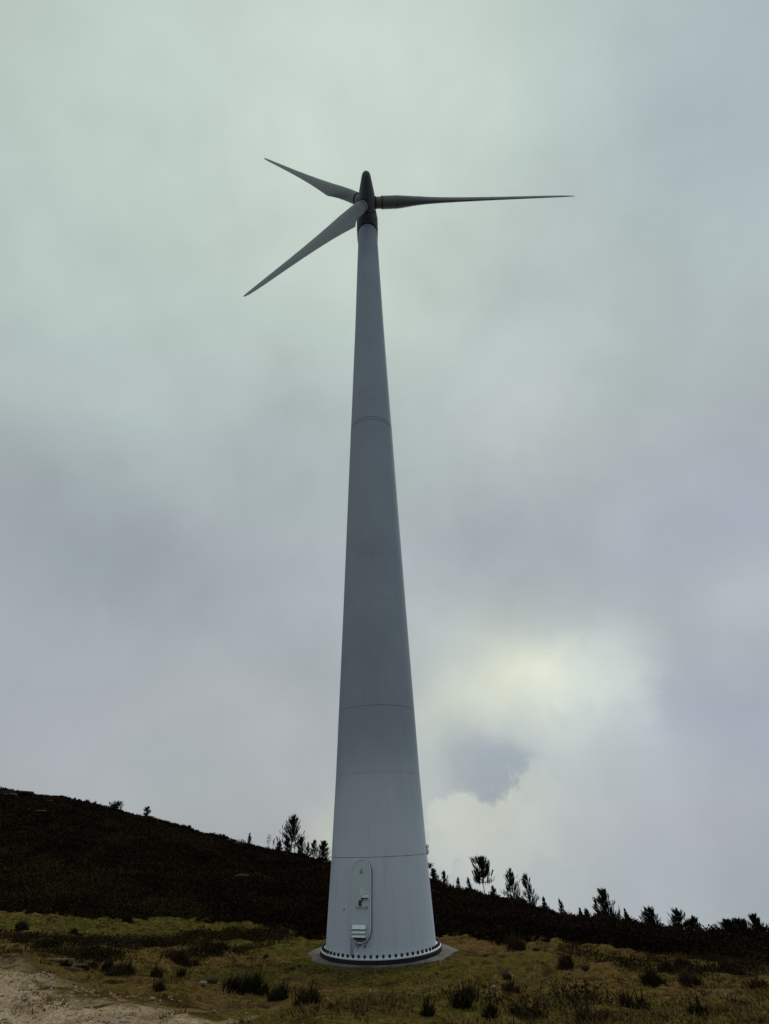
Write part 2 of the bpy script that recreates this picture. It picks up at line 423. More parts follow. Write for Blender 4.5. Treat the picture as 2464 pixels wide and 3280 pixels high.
# ------------------------------------------------------------------ terrain
AZN = np.array([-180, -110, -62, -31, -21, -12, -4, 4, 16, 31, 62, 110, 180.0])
DN = np.array([0, 7, 10, 14, 18, 22, 25, 28, 32, 36.0])
ZT = np.array([
    [2.1, 2.1, 2.1, 2.1, 2.1, 2.1, 2.1, 2.1, 2.1, 2.1],
    [2.1, 2.1, 2.1, 2.1, 2.1, 2.1, 2.2, 2.3, 2.5, 2.7],
    [2.1, 2.1, 2.1, 2.0, 1.8, 1.6, 1.6, 1.7, 1.8, 1.9],
    [2.1, 2.12, 2.05, 1.86, 1.45, 1.10, 1.0, 1.0, 1.0, 1.0],
    [2.1, 2.12, 1.90, 1.35, 1.0, 0.60, 0.45, 0.40, 0.40, 0.45],
    [2.1, 2.12, 1.60, 1.0, 0.40, 0.05, -0.05, -0.10, -0.05, 0.0],
    [2.1, 2.12, 1.55, 0.80, 0.12, -0.20, -0.20, -0.18, -0.18, -0.25],
    [2.1, 2.12, 1.55, 0.80, 0.12, -0.20, -0.20, -0.18, -0.35, -0.60],
    [2.1, 2.12, 1.60, 0.90, 0.20, -0.15, -0.20, -0.30, -0.70, -1.15],
    [2.1, 2.12, 1.75, 1.10, 0.40, -0.10, -0.45, -0.70, -1.20, -1.70],
    [2.1, 2.1, 1.85, 1.30, 0.70, 0.20, -0.20, -0.60, -1.10, -1.60],
    [2.1, 2.1, 2.1, 2.0, 1.9, 1.8, 1.7, 1.6, 1.5, 1.4],
    [2.1, 2.1, 2.1, 2.1, 2.1, 2.1, 2.1, 2.1, 2.1, 2.1]])
# ridge: heading, elevation angle of its skyline, distance
RA = np.array([-180, -110, -60, -45, -34.7, -32.3, -29.8, -27.2, -24.4, -21.6, -18.7, -15.7, -12.7, -10.2, -8.1, -5.1, 0, 5.1, 6.9, 9.8, 12.6, 14.4, 16.5, 19.1, 21.6, 24, 26.3, 28.5, 32, 45, 62, 110, 180.0])
RE = np.array([-2.0, 3.0, 5.0, 4.9, 3.94, 3.66, 3.38, 2.82, 2.18, 1.51, 0.82, 0.19, -0.72, -1.30, -1.69, -2.21, -3.1, -3.95, -4.58, -5.14, -5.57, -6.13, -6.67, -6.86, -7.03, -7.29, -7.52, -7.54, -7.49, -7.0, -6.0, -4.0, -2.0])
RD = np.interp(RA, [-180, -60, -34, -27, -20, -12, -5, 5, 12, 18, 25, 32, 62, 180], [120, 200, 220, 205, 180, 152, 140, 128, 115, 95, 76, 70, 70, 120])
SCRUB_H = 0.75
BA = np.array([-180, -60, -31, -25, -14.7, -6.3, 5.1, 16, 23.5, 31.4, 60, 180.0])      # where the short turf ends
BD = np.array([30, 35, 34.5, 33.5, 32.5, 29.5, 27.6, 26.2, 25.2, 25.6, 28, 30.0])
def polar(x, y):
    dx, dy = x - CAM[0], y - CAM[1]
    return np.degrees(np.arctan2(dx, dy)), np.hypot(dx, dy)
def height(x, y, rough=True):
    x = np.asarray(x, float); y = np.asarray(y, float)
    az, D = polar(x, y)
    Dc = np.minimum(D, 36.0)
    ia = np.clip(np.searchsorted(AZN, az) - 1, 0, len(AZN) - 2); fa = (az - AZN[ia]) / (AZN[ia + 1] - AZN[ia])
    idd = np.clip(np.searchsorted(DN, Dc) - 1, 0, len(DN) - 2); fd = (Dc - DN[idd]) / (DN[idd + 1] - DN[idd])
    fa = np.clip(fa, 0, 1); fd = np.clip(fd, 0, 1)
    zf = (ZT[ia, idd] * (1 - fa) * (1 - fd) + ZT[ia + 1, idd] * fa * (1 - fd) + ZT[ia, idd + 1] * (1 - fa) * fd + ZT[ia + 1, idd + 1] * fa * fd)
    Dr = np.interp(az, RA, RD); el = np.interp(az, RA, RE)
    Zr = CAM[2] + Dr * np.tan(np.radians(el)) - SCRUB_H
    t = np.clip((D - 36.0) / (Dr - 36.0), 0, None)
    zh = np.where(t <= 1, zf + (Zr - zf) * t, Zr - (D - Dr) * 0.24)
    # the crest is rounded off
    zh = zh - 0.6 * np.exp(-((D - Dr) / (0.08 * Dr)) ** 2) * 0
    z = np.where(D > 36.0, zh, zf)
    if rough:
        r = np.hypot(x, y)
        w = np.clip((r - 2.6) / 2.5, 0, 1)
        near = np.clip(D / 14.0, 0.25, 1)
        z = z + w * near * (0.11 * fbm(x * 0.55, y * 0.55, 4) + 0.085 * fbm(x * 1.9 + 40, y * 1.9, 4))
        far = np.clip((D - 36) / 40.0, 0, 1)
        z = z + far * (0.55 * fbm(x * 0.05, y * 0.05, 4) + 0.35 * fbm(x * 0.22, y * 0.22, 3))
        z = np.where(r < 3.4, np.minimum(z, -0.17 + 0.03 * fbm(x * 2, y * 2, 3)), z)
    return z
def hit(u, v):
    """ground point seen at a photograph position"""
    d = px_dir(u, v); t = np.arange(4.0, 420.0, 0.1)
    P = CAM[None] + d[None] * t[:, None]
    h = height(P[:, 0], P[:, 1]); k = np.argmax(P[:, 2] <= h)
    if P[k, 2] > h[k]: k = len(t) - 1
    return np.array([P[k, 0], P[k, 1], h[k]]), t[k]
def at_ridge(u, back=0.0):
    """ground point on the skyline below a photograph column"""
    d = px_dir(u, 2780); az = math.degrees(math.atan2(d[0], d[1]))
    D = float(np.interp(az, RA, RD)) + back
    x, y = CAM[0] + D * math.sin(math.radians(az)), CAM[1] + D * math.cos(math.radians(az))
    return np.array([x, y, float(height(x, y))]), D

# gravel area: edge of the track in plan
edge = [hit(u, v)[0][:2] for u, v in [(-150, 3075), (0, 3108), (120, 3150), (300, 3195), (470, 3228), (600, 3256), (720, 3280), (820, 3300)]]
poly = np.array([(-60, edge[0][1] + 3)] + [tuple(e) for e in edge] + [(edge[-1][0] + 0.6, edge[-1][1] - 0.8), (2.0, -24.0), (3.0, -60), (-60, -60)])
def sdist(x, y):
    """positive inside the gravel polygon"""
    d = np.full(x.shape, 1e9); inside = np.zeros(x.shape, bool)
    for i in range(len(poly)):
        a, b = poly[i], poly[(i + 1) % len(poly)]
        e = b - a; t = np.clip(((x - a[0]) * e[0] + (y - a[1]) * e[1]) / (e @ e), 0, 1)
        d = np.minimum(d, np.hypot(x - a[0] - t * e[0], y - a[1] - t * e[1]))
        c = ((a[1] > y) != (b[1] > y)) & (x < (b[0] - a[0]) * (y - a[1]) / (b[1] - a[1] + 1e-12) + a[0])
        inside ^= c
    return np.where(inside, d, -d)
def gravel_w(x, y): return np.clip(0.5 + sdist(x, y) * 0.32, 0, 1)
def scrub_w(x, y):
    az, D = polar(x, y)
    return np.clip(0.5 + (D - np.interp(az, BA, BD) + 1.1 * fbm(x * 0.25, y * 0.25, 3)) * 0.45, 0, 1)

def axis_lines(lo, hi, step, far, g=1.11):
    c = list(np.arange(lo, hi + 1e-6, step)); s = step; a = c[-1]
    up = []
    while a < far:
        s = min(s * g, 40); a += s; up.append(a)
    s = step; a = c[0]; dn = []
    while a > -far:
        s = min(s * g, 40); a -= s; dn.append(a)
    return np.array(dn[::-1] + c + up)
xs = axis_lines(-20, 20, 0.17, 1500, 1.045); ys = axis_lines(-21, 13, 0.15, 1500, 1.045)
GX, GY = np.meshgrid(xs, ys)
GZ = height(GX, GY)
V = np.stack([GX.ravel(), GY.ravel(), GZ.ravel()], 1)
nx, ny = len(xs), len(ys)
ii = (np.arange(ny - 1)[:, None] * nx + np.arange(nx - 1)[None]).ravel()
Fq = np.stack([ii, ii + 1, ii + 1 + nx, ii + nx], 1)
ter = tri_mesh('ground', V, Fq, M['ground'], smooth=True)
tag(ter, 'mossy moorland turf falling from the track to the tower foot', None, None, 'structure')
gx, gy = V[:, 0], V[:, 1]
azv, Dv = polar(gx, gy)
for nm, w in (('gravel', gravel_w(gx, gy)), ('scrub', scrub_w(gx, gy)),
              ('rock', np.clip(1 - np.abs(Dv / np.interp(azv, RA, RD) - 0.93) / 0.08, 0, 1) * np.clip((-14 - azv) / 6, 0, 1))):
    at = ter.data.attributes.new(nm, 'FLOAT', 'POINT'); at.data.foreach_set('value', w.astype(np.float32))

# ------------------------------------------------------------------ wind turbine
turbine = tag(empty('wind_turbine'), 'tall pale grey three-bladed wind turbine on a tapering steel tower', 'wind turbine')
PZ = np.array([0.0, 2.87, 5.77, 8.49, 11.17, 13.87, 27.47, 30.17, 39.74, 56.44])
PR = np.array([2.146, 2.0145, 1.915, 1.855, 1.795, 1.735, 1.475, 1.415, 1.233, 0.985])
rad = lambda z: float(np.interp(z, PZ, PR))
SEG = 128
def ring_faces(k, seg, flip=False):
    f = []
    for r in range(k - 1):
        for s in range(seg):
            a, b = r * seg + s, r * seg + (s + 1) % seg
            q = (a, b, b + seg, a + seg)
            f.append(q[::-1] if flip else q)
    return f
def revolve(name, prof, mat, parent, seg=SEG, smooth=True, mats_of=None, auto=35):
    th = np.arange(seg) * 2 * math.pi / seg
    vs = [(r * math.cos(t), r * math.sin(t), z) for (r, z) in prof for t in th]
    f = ring_faces(len(prof), seg)
    mi = None
    if mats_of is not None: mi = [mats_of[i // seg] for i in range(len(f))]
    return mesh_obj(name, vs, f, mat, parent, smooth, mat_idx=mi, auto=auto)
seams = [0.0, 2.87, 5.77, 8.49, 11.17, 13.87, 16.59, 19.31, 22.03, 24.75, 27.47, 30.17, 32.95, 36.0, 39.74, 43.2, 46.8, 50.4, 56.46]
for i in range(len(seams) - 1):
    z0, z1 = seams[i], seams[i + 1]
    big = abs(z1 - 27.47) < 0.01
    strong = z1 in (2.87, 8.49, 27.47); g = 0.04 if big else (0.014 if strong else 0.008); gd = 0.014 if strong else 0.004
    top = i == len(seams) - 2
    prof = [(rad(z0) + 0.0, z0)]
    kinks = [z for z in PZ if z0 < z < z1]
    for z in kinks: prof.append((rad(z), z))
    if top:
        prof += [(rad(z1), z1)]; mo = [0] * (len(prof) - 1)
    else:
        prof += [(rad(z1 - g), z1 - g), (rad(z1) - gd, z1 - g + 0.002), (rad(z1) - gd, z1 - 0.002), (rad(z1), z1)]
        mo = [0] * (len(prof) - 4) + [1, 1, 1]
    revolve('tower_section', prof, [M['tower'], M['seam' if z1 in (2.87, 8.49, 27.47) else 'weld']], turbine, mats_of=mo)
# second line of the bolted joint
revolve('joint_ring', [(rad(27.2) + 0.002, 27.2), (rad(27.2) + 0.008, 27.2), (rad(27.23) + 0.008, 27.23), (rad(27.23) + 0.002, 27.23)], M['seam'], turbine)

# foot flange with capped bolts
fl = revolve('base_flange', [(2.10, 0.03), (2.318, 0.010), (2.330, 0.0), (2.330, -0.030), (2.25, -0.030)], M['flange'], turbine)
NB = 64
cv = []; cf = []
prof = [(0.046, 0.0), (0.046, 0.066), (0.038, 0.084), (0.016, 0.092)]
for (r, z) in prof:
    for s in range(8):
        t = s * math.pi / 4; cv.append((r * math.cos(t), r * math.sin(t), z))
cf = ring_faces(len(prof), 8) + [tuple(range(24, 32))]
cap0 = mesh_obj('bolt_cap', cv, cf, M['cap'], fl, True, auto=50)
for k in range(NB):
    o = cap0 if k == 0 else link(cap0.copy(), fl)
    a = (k + 0.35) * 2 * math.pi / NB
    o.location = (2.262 * math.cos(a), 2.262 * math.sin(a), 0.014)

# door
PHI = math.radians(-20.09)
dn_h = Vector((math.sin(PHI), -math.cos(PHI), 0))
slope = (rad(0.4) - rad(2.8)) / 2.4
d_up = Vector((-dn_h.x * slope, -dn_h.y * slope, 1)).normalized()
d_rt = Vector((math.cos(PHI), math.sin(PHI), 0))
d_out = d_rt.cross(d_up)
DC = dn_h * rad(1.60) + Vector((0, 0, 1.60))
def D3(a, b, c): return DC + d_rt * a + d_up * b + d_out * c
W2, H2 = 0.405, 1.215
def capsule(w, h, n=14):
    pts = []
    for k in range(n + 1):
        t = math.pi * k / n; pts.append((w * math.cos(t), h - w + w * math.sin(t)))
    for k in range(n + 1):
        t = math.pi + math.pi * k / n; pts.append((w * math.cos(t), -(h - w) + w * math.sin(t)))
    return pts
def loftcaps(name, rings, mat, parent, cap_last=False):
    vs = []; n = None
    for (w, h, c) in rings:
        p = capsule(w, h); n = len(p); vs += [D3(a, b, c) for a, b in p]
    f = ring_faces(len(rings), n)
    if cap_last: f.append(tuple(range((len(rings) - 1) * n, len(rings) * n)))
    return mesh_obj(name, vs, f, mat, parent, True, auto=30)
def dbox(name, a0, a1, b0, b1, c0, c1, mat, parent, tilt=0.0):
    """box on the door; tilt pushes its lower edge outward"""
    P = [(a0, b0, c0 + tilt), (a1, b0, c0 + tilt), (a1, b1, c0), (a0, b1, c0), (a0, b0, c1 + tilt), (a1, b0, c1 + tilt), (a1, b1, c1), (a0, b1, c1)]
    return mesh_obj(name, [D3(*p) for p in P], [(3, 2, 1, 0), (4, 5, 6, 7), (0, 1, 5, 4), (1, 2, 6, 5), (2, 3, 7, 6), (3, 0, 4, 7)], mat, parent)
dfr = loftcaps('door_frame', [(W2 + 0.012, H2 + 0.012, -0.14), (W2 + 0.012, H2 + 0.012, 0.062), (W2 + 0.004, H2 + 0.004, 0.072), (W2 - 0.020, H2 - 0.020, 0.072), (W2 - 0.026, H2 - 0.026, 0.05), (W2 - 0.026, H2 - 0.026, 0.0)], M['frame'], turbine)
gsk = loftcaps('gasket', [(W2 + 0.022, H2 + 0.022, -0.14), (W2 + 0.022, H2 + 0.022, 0.010), (W2 + 0.010, H2 + 0.010, 0.014)], M['seal'], dfr)
door = loftcaps('door', [(W2 - 0.030, H2 - 0.030, 0.0), (W2 - 0.030, H2 - 0.030, 0.052), (W2 - 0.038, H2 - 0.038, 0.060)], M['door'], turbine, True)
ZF = 0.0605
# louvred air inlet
dbox('louvre_box', -0.285, 0.262, -1.055, -0.695, ZF, ZF + 0.012, M['seal'], door)
dbox('louvre_side', -0.300, -0.285, -1.060, -0.690, ZF, ZF + 0.10, M['door'], door)
dbox('louvre_side', 0.262, 0.277, -1.060, -0.690, ZF, ZF + 0.10, M['door'], door)
for b0, b1 in ((-0.823, -0.700), (-0.935, -0.858), (-1.043, -0.962)):
    dbox('louvre_slat', -0.281, 0.243, b0, b1, ZF + 0.045, ZF + 0.052, M['slat'], door, 0.065)
dirt_v = [D3(a, b, ZF + 0.002) for a, b in [(-0.24, -1.062), (0.20, -1.062), (0.255, -1.09), (0.17, -1.135), (0.05, -1.168), (-0.08, -1.168), (-0.2, -1.125), (-0.26, -1.085)]]
mesh_obj('dirt_patch', dirt_v, [tuple(range(8))[::-1]], M['dirt'], door)
# handles and lock
hd = dbox('handle', 0.040, 0.300, 0.016, 0.050, ZF + 0.05, ZF + 0.066, M['hand'], door)
dbox('handle_post', 0.050, 0.078, 0.012, 0.050, ZF, ZF + 0.05, M['hand'], hd)
dbox('handle_post', 0.255, 0.290, 0.012, 0.050, ZF, ZF + 0.05, M['hand'], hd)
dbox('handle_plate', 0.060, 0.120, -0.030, 0.020, ZF, ZF + 0.02, M['hand'], hd)
lk = dbox('lock_hasp', -0.060, -0.022, -0.175, -0.022, ZF, ZF + 0.035, M['hand'], door)
dbox('hasp_bar', 0.004, 0.040, -0.175, -0.022, ZF, ZF + 0.035, M['hand'], lk)
dbox('hasp_bar', -0.026, 0.012, -0.045, -0.022, ZF, ZF + 0.035, M['hand'], lk)
dbox('hasp_bar', -0.026, 0.012, -0.175, -0.150, ZF, ZF + 0.035, M['hand'], lk)
dbox('hasp_bar', 0.0365, 0.0595, -0.040, -0.016, ZF, ZF + 0.030, M['hand'], lk)
gb = dbox('grab_bar', -0.150, 0.262, -0.232, -0.205, ZF + 0.04, ZF + 0.055, M['steel'], door)
dbox('bar_bracket', -0.160, -0.140, -0.240, -0.200, ZF, ZF + 0.05, M['hand'], gb)
dbox('bar_bracket', 0.246, 0.270, -0.244, -0.194, ZF, ZF + 0.05, M['hand'], gb)
# warning sticker: yellow triangle with a bolt, faded line of print below
def dpoly(name, pts, c, mat, parent): return mesh_obj(name, [D3(a, b, c) for a, b in pts], [tuple(range(len(pts)))], mat, parent)
tri = lambda x, y, w, h: [(x - w / 2, y - h / 2), (x + w / 2, y - h / 2), (x, y + h / 2)]
wt = dpoly('warning_triangle', tri(0.018, 0.862, 0.142, 0.125), ZF + 0.001, M['ink'], door)
dpoly('yellow_field', tri(0.018, 0.858, 0.106, 0.092), ZF + 0.002, M['yellow'], wt)
dpoly('bolt_symbol', [(0.012, 0.822), (0.030, 0.852), (0.020, 0.852), (0.028, 0.885), (0.008, 0.848), (0.017, 0.848)], ZF + 0.003, M['ink'], wt)
for a0, a1, b0 in ((-0.055, -0.015, 0.775), (-0.008, 0.020, 0.775), (0.045, 0.095, 0.768), (-0.030, 0.055, 0.752)):
    dbox('print_line', a0, a1, b0, b0 + 0.016, ZF, ZF + 0.001, M['teal'], wt)
s1 = dbox('safety_sticker', -0.010, 0.108, 0.140, 0.308, ZF, ZF + 0.002, M['white'], door)
dpoly('round_symbol', [(0.058 + 0.017 * math.cos(t), 0.252 + 0.020 * math.sin(t)) for t in np.arange(10) * math.pi / 5], ZF + 0.003, M['ink'], s1)
for a0, a1 in ((0.005, 0.035), (0.041, 0.062), (0.068, 0.096)): dbox('print_line', a0, a1, 0.170, 0.180, ZF + 0.0025, ZF + 0.003, M['teal'], s1)
s2 = dbox('sign_sticker', 0.140, 0.352, 0.124, 0.240, ZF, ZF + 0.002, M['blue'], door)
dpoly('triangle_symbol', tri(0.192, 0.192, 0.062, 0.066), ZF + 0.003, M['teal'], s2)
oc = [(0.292 + 0.032 * math.cos(t), 0.192 + 0.036 * math.sin(t)) for t in np.arange(14) * math.pi / 7]
ic = [(0.292 + 0.020 * math.cos(t), 0.192 + 0.023 * math.sin(t)) for t in np.arange(14) * math.pi / 7]
mesh_obj('circle_symbol', [D3(a, b, ZF + 0.003) for a, b in oc + ic], [(i, (i + 1) % 14, 14 + (i + 1) % 14, 14 + i) for i in range(14)], M['teal'], s2)
dbox('blank_sticker', 0.085, 0.345, 0.052, 0.122, ZF, ZF + 0.0015, M['blue'], door)
# small vent hole left of the door
hp = math.radians(-40.9)
hn = Vector((math.sin(hp), -math.cos(hp), 0)); hr = Vector((math.cos(hp), math.sin(hp), 0)); hc = hn * (rad(1.29) + 0.004) + Vector((0, 0, 1.29))
mesh_obj('vent_hole', [hc + hr * (0.022 * math.cos(t)) + Vector((0, 0, 0.045 * math.sin(t))) - hn * (0.05 * k) for k in (0, 1) for t in np.arange(10) * math.pi / 5],
         [tuple(range(10))] + [(i, (i + 1) % 10, 10 + (i + 1) % 10, 10 + i) for i in range(10)], M['seal'], turbine)

# nacelle, spinner and blades: rotor frame
HUB = Vector((-0.042, -2.394, 57.72))
tau, psi = math.radians(6.34), math.radians(-0.33)
A = Vector((math.sin(psi) * math.cos(tau), -math.cos(psi) * math.cos(tau), math.sin(tau)))
Hh = Vector((math.cos(psi), math.sin(psi), 0)); Vv = Hh.cross(-A)
if Vv.z < 0: Vv = -Vv
def RF(s, x, y): return HUB + A * s + Hh * x + Vv * y
def rotor_rings(name, rings, mat, parent, seg=48, cap0=False, cap1=False, auto=40):
    vs = []
    for (s, w, h, e, *off) in rings:
        dy = off[0] if off else 0.0
        for k in range(seg):
            t = 2 * math.pi * k / seg; c, q = math.cos(t), math.sin(t)
            vs.append(RF(s, w * math.copysign(abs(c) ** (2 / e), c), dy + h * math.copysign(abs(q) ** (2 / e), q)))
    f = ring_faces(len(rings), seg)
    if cap0: f.append(tuple(range(seg))[::-1])
    if cap1: f.append(tuple(range((len(rings) - 1) * seg, len(rings) * seg)))
    return mesh_obj(name, vs, f, mat, parent, True, auto=auto)
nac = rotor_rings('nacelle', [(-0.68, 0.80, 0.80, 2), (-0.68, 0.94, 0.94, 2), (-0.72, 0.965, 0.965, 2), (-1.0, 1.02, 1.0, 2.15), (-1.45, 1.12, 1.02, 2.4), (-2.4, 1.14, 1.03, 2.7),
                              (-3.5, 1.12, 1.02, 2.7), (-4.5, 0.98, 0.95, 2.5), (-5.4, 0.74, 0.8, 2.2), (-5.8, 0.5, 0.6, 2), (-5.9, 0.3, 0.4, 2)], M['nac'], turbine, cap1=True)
rotor_rings('rotor_gap', [(-0.74, 0.84, 0.84, 2), (-0.55, 0.84, 0.84, 2)], M['seal'], nac)
revolve('yaw_ring', [(0.90, 56.40), (1.045, 56.405), (1.052, 56.45), (1.06, 56.9)], M['seal'], nac, seg=64)
rotor_rings('nacelle_seam', [(-2.40, 1.146, 1.036, 2.7), (-2.43, 1.146, 1.036, 2.7)], M['seam'], nac)
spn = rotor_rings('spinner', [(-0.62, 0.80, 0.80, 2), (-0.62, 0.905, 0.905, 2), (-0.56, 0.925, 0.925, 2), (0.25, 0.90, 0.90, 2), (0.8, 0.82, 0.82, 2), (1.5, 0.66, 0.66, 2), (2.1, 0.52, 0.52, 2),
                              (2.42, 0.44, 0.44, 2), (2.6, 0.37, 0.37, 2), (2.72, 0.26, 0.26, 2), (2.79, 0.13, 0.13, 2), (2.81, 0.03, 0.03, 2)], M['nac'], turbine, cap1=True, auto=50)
BL = 22.64
stn = [  # span, chord, thickness ratio, twist deg, chord fraction ahead of the pitch axis
    (1.62, 1.20, 1.00, 17, 0.50), (3.15, 1.20, 1.00, 17, 0.50), (3.7, 1.27, 0.90, 17, 0.46), (4.4, 1.46, 0.70, 17, 0.40), (5.0, 1.68, 0.53, 16, 0.35), (5.5, 1.90, 0.42, 15, 0.31),
    (5.8, 1.92, 0.39, 14, 0.305), (6.6, 1.84, 0.34, 12, 0.31), (8.0, 1.68, 0.29, 9, 0.315), (10.0, 1.45, 0.25, 6, 0.32), (12.5, 1.20, 0.215, 3.5, 0.32), (15.0, 0.98, 0.19, 1.5, 0.32),
    (17.5, 0.79, 0.18, 0, 0.32), (20.0, 0.60, 0.17, -1, 0.32), (21.4, 0.46, 0.16, -1.5, 0.33), (22.2, 0.33, 0.15, -1.5, 0.36), (22.52, 0.20, 0.15, -1.5, 0.42), (22.64, 0.05, 0.2, -1.5, 0.5)]
NP = 32
def airfoil(tr, k):
    """closed section: x 0 (nose) .. 1 (tail); blends from circle to airfoil as the relative thickness drops"""
    t = 2 * math.pi * k / NP
    x = 0.5 * (1 - math.cos(t)); s = 1 if t <= math.pi else -1
    yc = s * 0.5 * abs(math.sin(t))
    ya = s * 5 * tr * (0.2969 * math.sqrt(x) - 0.1260 * x - 0.3516 * x * x + 0.2843 * x ** 3 - 0.1036 * x ** 4) + 0.04 * (1 - (2 * x - 0.8) ** 2) * (x * (1 - x)) * 4 * 0.8
    b = max(0.0, min(1.0, (tr - 0.42) / 0.58))
    b = b ** 0.8
    return x, yc * tr * b + ya * (1 - b)
for k in range(3):
    th = math.radians(5.545) + k * 2 * math.pi / 3
    dd = (Hh * math.cos(th) + Vv * math.sin(th)); cone = math.radians(-0.334)
    sp = (dd * math.cos(cone) + A * math.sin(cone)).normalized()
    tg = (Hh * math.sin(th) - Vv * math.cos(th))          # towards the leading edge (turns clockwise)
    nm = A - sp * A.dot(sp); nm.normalize()
    vs = []
    for (r, c, tr, tw, ax) in stn:
        b = math.radians(tw); ce = tg * math.cos(b) + nm * math.sin(b); cn = nm * math.cos(b) - tg * math.sin(b)
        for q in range(NP):
            x, y = airfoil(tr, q)
            vs.append(HUB + sp * r + ce * ((ax - x) * c) + cn * (y * c))
    f = ring_faces(len(stn), NP, flip=True)
    f.append(tuple(range((len(stn) - 1) * NP, len(stn) * NP))); f.append(tuple(range(NP))[::-1])
    bl = mesh_obj('blade', vs, f, M['shell'], turbine, True, auto=38)
    def tube(name, prs, mat, parent, seg=32):
        vs = []
        for (r, rr) in prs:
            for q in range(seg):
                t = 2 * math.pi * q / seg; vs.append(HUB + sp * r + tg * (rr * math.cos(t)) + nm * (rr * math.sin(t)))
        return mesh_obj(name, vs, ring_faces(len(prs), seg), mat, parent, True, auto=40)
    tube('root_stub', [(0.55, 0.545), (1.56, 0.545)], M['shell'], bl)
    tube('root_seal', [(1.55, 0.50), (1.55, 0.625), (1.61, 0.625), (1.625, 0.50)], M['seal'], bl)
    tube('hub_seal', [(0.78, 0.50), (0.90, 0.60), (0.94, 0.60), (0.96, 0.52)], M['seal'], bl)
    tube('band_line', [(3.13, 0.603), (3.155, 0.603)], M['seam'], bl)

# ------------------------------------------------------------------ foundation
slab = [(-2.86, 0.1), (-2.42, -1.42), (-1.55, -2.16), (-0.2, -2.56), (1.15, -2.42), (2.2, -1.78), (2.98, -0.25), (2.5, 1.0), (1.2, 2.5), (-1.2, 2.5), (-2.5, 1.5)]
def dens(p, n):
    o = []
    for i in range(len(p)):
        a, b = np.array(p[i]), np.array(p[(i + 1) % len(p)])
        for k in range(n): o.append(a + (b - a) * k / n)
    return np.array(o)
sp_ = dens(slab, 8); jit = rng.normal(0, 0.022, sp_.shape); sp_ = sp_ + jit
n = len(sp_)
vs = [(x * s, y * s, z) for s, z in ((0.75, -0.145), (0.985, -0.150), (1.0, -0.165), (1.01, -0.45)) for x, y in sp_]
vs = [(x, y, z + (rng.normal(0, 0.004) if z > -0.3 else 0)) for x, y, z in vs]
fo = tag(empty('turbine_foundation', (0, 0, -0.15)), 'low rough concrete foundation pad under the turbine tower', 'foundation')
pad = mesh_obj('concrete_pad', [(x, y, z + 0.15) for x, y, z in vs], ring_faces(4, n, flip=True) + [tuple(range(n))], M['concrete'], fo, True, auto=30)
gr = revolve('grout_ring', [(2.0, -0.031), (2.318, -0.031), (2.345, -0.05), (2.36, -0.155), (2.0, -0.16)], M['grout'], fo, seg=96)
gr.location = (0, 0, 0.15)

# ------------------------------------------------------------------ vegetation builders
def stems(P, Hs, Wd, lean, n, seed, bend=0.35, spread=0.4, curved=True):
    """arrays of narrow curved stems; P (m,3) feet, Hs heights, n stems per foot; returns V, T"""
    r = np.random.default_rng(seed); m_ = len(P)
    P = np.repeat(P, n, 0); Hs = np.repeat(Hs, n) * r.uniform(0.45, 1.1, m_ * n); Wd = np.repeat(Wd, n)
    a = r.uniform(0, 2 * np.pi, m_ * n); q = np.sqrt(r.uniform(0, 1, m_ * n)) * np.repeat(spread, n) if np.ndim(spread) else np.sqrt(r.uniform(0, 1, m_ * n)) * spread
    off = np.stack([np.cos(a) * q, np.sin(a) * q, -0.02 * np.ones_like(q)], 1)
    dirx = a + r.normal(0, 0.7, m_ * n); le = lean * r.uniform(0.2, 1.2, m_ * n)
    B = P + off
    D_ = np.stack([np.cos(dirx) * le, np.sin(dirx) * le, np.ones_like(le)], 1)
    D_ /= np.linalg.norm(D_, axis=1)[:, None]
    wa = r.uniform(0, np.pi, m_ * n); Wv = np.stack([np.cos(wa), np.sin(wa), 0 * wa], 1) * (Wd * r.uniform(0.7, 1.3, m_ * n))[:, None] * 0.5
    mid = B + D_ * (Hs * 0.5)[:, None]
    tip = B + D_ * Hs[:, None] + np.stack([np.cos(dirx), np.sin(dirx), -0.4 * np.ones_like(dirx)], 1) * (Hs * bend * r.uniform(-0.3, 0.7, m_ * n))[:, None]
    Vv_ = np.stack([B - Wv, B + Wv, mid + Wv * 0.8, mid - Wv * 0.8, tip], 1).reshape(-1, 3)
    k = np.arange(m_ * n) * 5
    T = np.concatenate([np.stack([k, k + 1, k + 2], 1), np.stack([k, k + 2, k + 3], 1), np.stack([k + 3, k + 2, k + 4], 1)])
    return Vv_, T

def mounds(P, R, H, n, leaf, seed):
    r = np.random.default_rng(seed); m_ = len(P)
    P = np.repeat(P, n, 0); R = np.repeat(R, n); H = np.repeat(H, n); leaf = np.repeat(leaf, n)
    k = m_ * n
    a = r.uniform(0, 2 * np.pi, k); c = r.uniform(0.0, 1.0, k); q = np.sqrt(1 - c * c); sc = r.uniform(0.75, 1.08, k)
    C = P + np.stack([np.cos(a) * q * R * sc, np.sin(a) * q * R * sc, c * H * sc - 0.05], 1)
    u = r.normal(0, 1, (k, 3)); u[:, 2] = np.abs(u[:, 2]) + 0.5; u /= np.linalg.norm(u, axis=1)[:, None]
    w = np.cross(u, r.normal(0, 1, (k, 3))); w /= np.linalg.norm(w, axis=1)[:, None]
    l1 = (leaf * r.uniform(0.6, 1.5, k))[:, None]
    V_ = np.stack([C - w * l1 * 0.42, C + w * l1 * 0.42, C + u * l1 * 1.25], 1).reshape(-1, 3)
    return V_, np.arange(k * 3).reshape(-1, 3)

